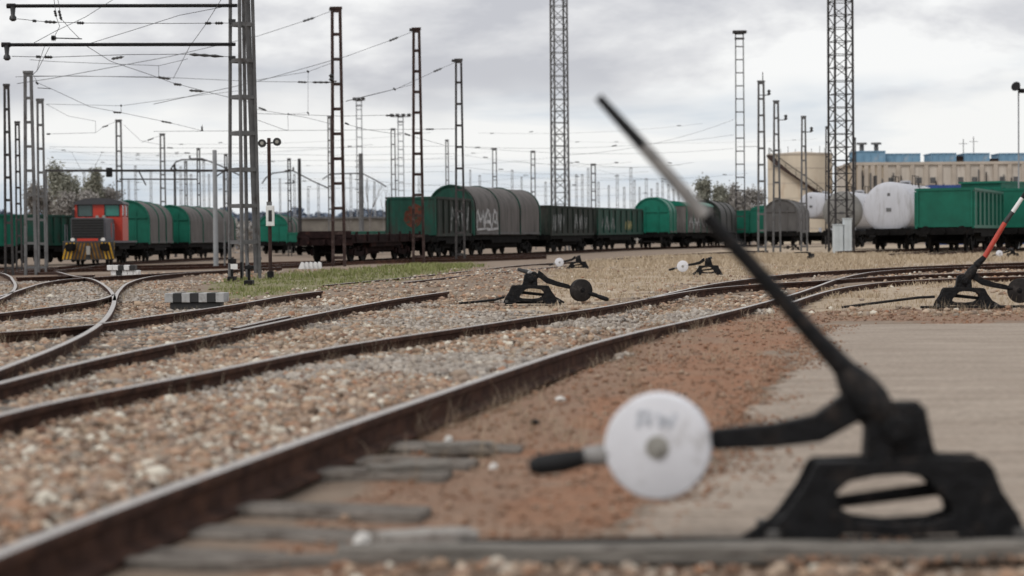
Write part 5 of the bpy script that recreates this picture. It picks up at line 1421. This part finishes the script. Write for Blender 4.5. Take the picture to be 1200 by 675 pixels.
for k, (a, b, v0, v1, y) in enumerate(((545, 860, 172, 158, 150), (545, 740, 182, 190, 170), (545, 860, 172.5, 174, 160), (545, 760, 196, 201, 190), (565, 800, 203, 208, 210), (660, 860, 182, 140, 130), (600, 800, 188, 193, 200), (700, 830, 199, 214, 230), (560, 690, 212, 214, 220))):
    wire([(a, v0), (b, v1)], y, y * 1.1, .013, WL['far'], sag=.5, group='faint wires above the wagons', ins=[(a + 12 + 9 * k, v0 + (v1 - v0) * (12 + 9 * k) / (b - a) + 1.4, a + 18 + 9 * k, v0 + (v1 - v0) * (18 + 9 * k) / (b - a) + 1.4)])
rw = random.Random(19)
for k in range(20):
    ua = rw.choice((58, 145, 196, 300, 402, 545, 560, 660)); ub = ua + rw.uniform(140, 330)
    va = rw.uniform(150, 226); vb_ = va + rw.uniform(-14, 10); yw = rw.uniform(130, 250)
    wire([(ua, va), (ub, vb_)], yw, yw * 1.12, .011, WL['far'], sag=.4, group='faint wires above the wagons',
         ins=[(uu, va + (vb_ - va) * (uu - ua) / (ub - ua) + 1.2, uu + 5, va + (vb_ - va) * (uu + 5 - ua) / (ub - ua) + 1.2) for uu in (ua + 14, ua + 60, ub - 30)])
wire([(863, 172), (889, 171.5)], 121, None, .02, 'short level wire between floodlight mast and antenna mast')
wire([(84, 178), (97, 203)], 117, None, .012, label='left slanting stay of the V above the gantry beam'); wire([(120, 178), (107, 203)], 117, None, .012, label='right slanting stay of the V above the gantry beam')
wire([(55, 191), (80, 197), (128, 199)], 117, None, .012, label='sloping wire reaching the left end of the gantry beam')

# ================================================================== BUILDINGS
yb = 262; sB = FPX / yb
def gpt(u, y): return ground_at(u, y)
# cream storage tank with a diagonal stair
g = gpt(938, yb); r_ = 37.5 / sB
t = thing('storage_tank', g, 0, 'big cream storage tank with a diagonal outside stair behind the tank wagons', 'storage tank')
Hm = (np_proj(g.x, g.y, g.z)[1] - 181) / sB
MB().lathe([(0, r_), (Hm, r_)], (0, 0, 0), (0, 0, 1), 48).build('tank_wall', 'cream_wall', t, smooth=True)
MB().lathe([(0, r_ + .08), (.25, r_ + .08)], (0, 0, Hm - .2), (0, 0, 1), 48).build('rim', 'beige_trim', t, smooth=True)
MB().lathe([(0, r_ - .02), (.35, .3)], (0, 0, Hm), (0, 0, 1), 32).build('roof_cone', 'cream_wall', t, smooth=True)
for i in range(1, 6): MB().lathe([(0, r_ + .03), (.07, r_ + .03)], (0, 0, Hm * i / 6), (0, 0, 1), 48).build('seam_ring', 'beige_trim', t, smooth=True)
sw = MB(); stp = []
for i in range(26):
    f = i / 25; an = R(-155) + f * R(105)
    z = Hm * (0.98 - f * .52)
    stp.append((math.cos(an) * (r_ + .5), math.sin(an) * (r_ + .5), z))
for a, b in zip(stp, stp[1:]): sw.bar(a, b, .9, .22)
st_o = sw.build('stair', 'mast_rust', t)
MB().tube([(a, b, c + 1.0) for a, b, c in stp], .06, 5).build('handrail', 'mast_dark', st_o)
for i in range(0, 26, 4): MB().bar(stp[i], (stp[i][0], stp[i][1], stp[i][2] + 1.0), .06).build('rail_post', 'mast_dark', st_o)
for i in range(12):
    an = math.pi * 2 * i / 12; MB().bar((math.cos(an) * (r_ - .1), math.sin(an) * (r_ - .1), Hm), (math.cos(an) * (r_ - .1), math.sin(an) * (r_ - .1), Hm + .9), .06).build('roof_rail_post', 'mast_dark', t)
# long beige works building
def building(u0, u1, y, vt, dep, label, wall, nbay, wins, cornice=True):
    a, b = gpt(u0, y), gpt(u1, y); s_ = FPX / y; W = b.x - a.x
    t = thing('factory_building', a, 0, label, 'building', 'factory buildings')
    Hm = (np_proj(a.x, a.y, a.z)[1] - vt) / s_
    MB().box((W / 2, dep / 2, Hm / 2), (W, dep, Hm)).build('wall', wall, t)
    MB().box((W / 2, dep / 2, Hm + .2), (W + .5, dep + .5, .38)).build('cornice', 'beige_trim', t)
    for i in range(nbay + 1):
        MB().box((W * i / nbay, -.12, Hm / 2), (.55, .24, Hm - .05)).build('pilaster', 'beige_trim', t)
    MB().box((W / 2, -.14, Hm * .62), (W, .16, .3)).build('string_course', 'beige_trim', t)
    for k in range(nbay):
        x = W * (k + .12 + .7 * ((k * 37 % 11) / 11)) / nbay
        MB().cyl((x, -.35, .2), (x, -.35, Hm * (.72 + .25 * ((k * 13 % 7) / 7))), .09, 6).build('pipe', 'mast_dark' if k % 2 else 'mast_grey', t)
    MB().cyl((0, -.4, Hm * .5), (W, -.4, Hm * .5), .12, 6).build('pipe', 'beige_trim', t)
    for (i, f, ww, wh) in wins:
        x = W * (i + .5) / nbay
        w_ = MB().box((x, -.03, Hm * f), (ww, .08, wh)).build('window', 'window_dark', t)
        MB().box((x, -.1, Hm * f - wh / 2 - .08), (ww + .3, .2, .14)).build('sill', 'beige_trim', w_)
    return t, a, s_, Hm, W
wl = []
for i in range(15):
    if i % 3: wl.append((i, .80, .7, .8))
    if i % 4 == 1: wl.append((i, .70, .6, .5))
    wl.append((i, .42, 1.0, 1.2))
t, a, s_, Hm, W = building(1004, 1248, 265, 194, 16, 'long beige factory building with blue units on its roof', 'beige_wall', 15, wl)
roofz = a.z + Hm + .42
def unit(u0, u1, vt, y, label, mname, dep=5, nrib=4, caps=0):
    p0, p1 = P(u0, 200, y), P(u1, 200, y); s_ = FPX / y
    W = p1.x - p0.x
    vb = np_proj(p0.x, y, roofz)[1]; h = (vb - vt) / s_
    t = thing('roof_unit', Vector((p0.x, y, roofz)), 0, label, 'cooling unit', 'blue units on the factory roof')
    MB().box((W / 2, dep / 2, h / 2), (W, dep, h)).build('casing', mname, t)
    for i in range(nrib + 1): MB().box((W * i / nrib, -.05, h / 2), (.12, .1, h)).build('rib', mname, t)
    MB().box((W / 2, dep / 2, h + .06), (W + .2, dep + .2, .12)).build('lid', mname, t)
    for i in range(caps):
        x = W * (i + .5) / caps
        MB().cyl((x, 1, h + .12), (x, 1, h + 1.0), .3, 10).cyl((x, 1, h + 1.0), (x, 1, h + 1.25), .7, 10).build('vent', 'mast_grey', t)
unit(1003, 1037, 178, 266, 'largest blue roof unit with two vents, right of the tall tower', 'blue_unit', caps=2)
unit(1038, 1078, 181, 267, 'wide blue roof unit next to the largest one', 'blue_unit')
unit(1092, 1120, 180.5, 266, 'blue roof unit in the middle of the factory roof', 'blue_unit')
unit(1131, 1159, 180.5, 266, 'blue roof unit right of the brown stub on the roof', 'blue_unit')
unit(1172, 1204, 180.5, 266, 'blue roof unit at the right edge of the picture', 'blue_unit')
unit(1121, 1130, 184, 267, 'small brown stub between two blue roof units', 'mast_rust', nrib=1)
unit(1160, 1170, 187, 267, 'low brown stub left of the rightmost blue unit', 'mast_rust', nrib=1)
for u, vt, lab in ((1129, 163, 'thin antenna on the factory roof, left one of a pair'), (1141, 160, 'thin antenna on the factory roof, right one of a pair')):
    p = P(u, 190, 268); p.z = roofz; h = (np_proj(p.x, p.y, roofz)[1] - vt) / (FPX / 268)
    t = thing('roof_antenna', p, 0, lab, 'antenna', 'antennas on the factory roof')
    MB().bar((0, 0, 0), (0, 0, h), .09).build('rod', 'mast_grey', t); MB().bar((-.6, 0, h * .8), (.6, 0, h * .8), .06).build('crosspiece', 'mast_grey', t)
building(1000, 1038, 258, 194, 6, 'narrow cream block with tall vertical ribs beside the tall tower', 'cream_wall', 5, [(1, .8, .8, 1.4), (3, .8, .8, 1.4)])
# blue roofed sheds behind the green wagons
for u0, u1, vt, y, lab in ((1090, 1134, 217, 200, 'long deep blue container roof above the bright green open wagon'), (1178, 1230, 215, 200, 'deep blue container behind the hopper wagon at the right edge')):
    a, b = gpt(u0, y), gpt(u1, y); s_ = FPX / y; h = (np_proj(a.x, a.y, a.z)[1] - vt) / s_
    t = thing('blue_container', a, 0, lab, 'container', 'deep blue containers')
    MB().box(((b.x - a.x) / 2, 1.2, h / 2), (b.x - a.x, 2.4, h)).build('body', 'blue_deep', t)
    for i in range(9): MB().box(((b.x - a.x) * i / 8, -.04, h * .5), (.12, .08, h * .98)).build('corrugation', 'blue_deep', t)
# low grey wall behind the flat wagon
a, b = gpt(322, 240), gpt(452, 240); s_ = FPX / 240
t = thing('low_shed', a, 0, 'long low grey shed behind the empty flat wagon', 'building')
h = (np_proj(a.x, a.y, a.z)[1] - 257) / s_
MB().box(((b.x - a.x) / 2, 2, h / 2), (b.x - a.x, 4, h)).build('wall', 'hedge_grey', t)
MB().box(((b.x - a.x) / 2, 2, h + .1), (b.x - a.x + .5, 4.5, .2)).build('roof', 'mast_grey', t)

# ================================================================== TREES
def branch(mb, p, d, ln, r_, depth, rr, tips, n=5):
    pts = [p]; rad = [r_]
    q_ = p.copy(); dd = d.copy()
    for i in range(3):
        dd = (dd + Vector((rr.uniform(-.25, .25), rr.uniform(-.25, .25), rr.uniform(-.05, .2)))).normalized()
        q_ = q_ + dd * ln / 3; pts.append(q_.copy()); rad.append(r_ * (1 - .22 * (i + 1)))
    mb.tube(pts, rad, n, False)
    if depth == 0: tips.append(q_); return
    for k in range(rr.choice((2, 3, 3))):
        a = rr.uniform(0, 6.28); sp = rr.uniform(.35, .8)
        nd = (dd + Vector((math.cos(a) * sp, math.sin(a) * sp, rr.uniform(-.1, .5)))).normalized()
        branch(mb, pts[rr.choice((2, 3, 3))], nd, ln * rr.uniform(.6, .8), r_ * .5, depth - 1, rr, tips, 4)
def tree(u, y, vt, wpx, leafm, label, seed, nleaf=900, leaf=.22, depth=3, fill=1.0, name='tree', zf=0.35):
    rr = random.Random(seed); r2 = np.random.default_rng(seed)
    g = gpt(u, y); s_ = FPX / y; Hm = (np_proj(g.x, g.y, g.z)[1] - vt) / s_; Wd = wpx / s_
    t = thing(name, g, rr.uniform(0, 6), label, 'tree', 'trees behind the yard')
    mb = MB(); tips = []
    branch(mb, Vector((0, 0, -.1)), Vector((0, 0, 1)), Hm * .36, Hm * .026, depth, rr, tips, 7)
    # fit to the wanted height and width
    mx_ = max(p[2] for p in mb.v); wx = max(math.hypot(p[0], p[1]) for p in mb.v)
    kz, kx = Hm * .97 / mx_, (Wd / 2) / wx
    mb.v = [(x * kx, y_ * kx, z * kz) for x, y_, z in mb.v]
    mb.build('trunk', 'bark' if leafm != 'twig' else 'twig_grey', t)
    if leafm and leafm != 'twig':
        T = np.array([(p.x * kx, p.y * kx, p.z * kz) for p in tips])
        n = nleaf; c = T[r2.integers(0, len(T), n)] + r2.normal(0, 1, (n, 3)) * np.array([Wd, Wd, Hm * .8]) * .085 * fill
        c = c[c[:, 2] > Hm * .12]; n = len(c)
        d1 = r2.normal(0, 1, (n, 3)); d1 /= np.linalg.norm(d1, axis=1)[:, None]; d2 = np.cross(d1, r2.normal(0, 1, (n, 3))); d2 /= np.linalg.norm(d2, axis=1)[:, None]
        sz = leaf * r2.uniform(.5, 1.3, (n, 1))
        Vv = np.stack([c - d1 * sz, c + d2 * sz * .5, c + d1 * sz, c - d2 * sz * .5], 1).reshape(-1, 3)
        Ff = np.arange(n * 4).reshape(-1, 4)
        o = big_mesh('crown', Vv, Ff, leafm, kind=None); o.parent = t
    return t
tree(74, 190, 202, 46, 'leaf_olive', 'dull green tree with the tallest crown behind the left masts', 2, 9000, .15)
tree(103, 186, 208, 34, 'leaf_olive', 'rounded dull green tree left of the mast behind the locomotive', 3, 7500, .15)
tree(52, 195, 222, 34, 'leaf_grey', 'grey bushy tree between the left edge masts', 4, 6500, .15)
tree(118, 188, 228, 46, 'leaf_grey', 'low grey bush just above the locomotive roof', 6, 8000, .14)
tree(88, 180, 232, 60, 'leaf_grey', 'wide pale bush behind the dark green open wagon at the left', 7, 8000, .14)
tree(430, 205, 200, 46, 'twig', 'bare leafless tree behind the thick grey pole', 8, depth=4)
tree(448, 215, 212, 30, 'twig', 'smaller bare leafless tree left of the dark green open wagon', 9, depth=4)
tree(410, 220, 222, 34, 'twig', 'low bare tree by the tall dark mast', 12, depth=4)
tree(836, 215, 215, 34, 'leaf_olive', 'dull olive tree behind the big black handle', 10, 5500, .15)
tree(860, 218, 222, 34, 'leaf_grey', 'grey scrubby tree at the foot of the tall floodlight mast', 11, 5000, .15)
tree(880, 225, 212, 24, 'twig', 'thin bare tree left of the antenna mast', 14, depth=4)
tree(872, 212, 228, 40, 'leaf_grey', 'low scrub bush behind the low green open wagon', 15, 5000, .14)
# far bluish tree line and low scrub along the skyline
def belt(name, u0, u1, y, vt_fn, mname, label, n, size):
    r2 = np.random.default_rng(int(abs(u0) + 9)); s_ = FPX / y
    u = r2.uniform(u0, u1, n); f = r2.random(n) ** 0.7
    x = (u - 600) / s_; yv = y + r2.uniform(-6, 6, n)
    gz = np_tz(x, yv)
    hpx = vt_fn(u)
    base_v = np_proj(x, yv, gz)[1]
    z = gz + (base_v - hpx) / s_ * f
    c = np.stack([x, yv, z], -1)
    d1 = r2.normal(0, 1, (n, 3)); d1 /= np.linalg.norm(d1, axis=1)[:, None]; d2 = np.cross(d1, r2.normal(0, 1, (n, 3))); d2 /= np.linalg.norm(d2, axis=1)[:, None]
    sz = size * r2.uniform(.5, 1.3, (n, 1))
    Vv = np.stack([c - d1 * sz, c + d2 * sz * .6, c + d1 * sz, c - d2 * sz * .6], 1).reshape(-1, 3)
    o = big_mesh(name, Vv, np.arange(n * 4).reshape(-1, 4), mname); tag(o, label, 'trees')
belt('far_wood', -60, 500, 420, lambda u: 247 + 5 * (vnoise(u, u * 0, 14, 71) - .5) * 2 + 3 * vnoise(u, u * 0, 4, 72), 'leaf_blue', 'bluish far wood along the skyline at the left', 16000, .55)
belt('scrub_belt', -60, 460, 250, lambda u: 262 + 8 * (vnoise(u, u * 0, 10, 73) - .5) * 2, 'leaf_grey', 'grey scrub growing behind the wagons at the left', 9000, .3)
belt('scrub_belt', 600, 1260, 300, lambda u: 262 + 6 * (vnoise(u, u * 0, 9, 74) - .5) * 2, 'leaf_grey', 'low grey scrub behind the right hand wagons', 9000, .3)
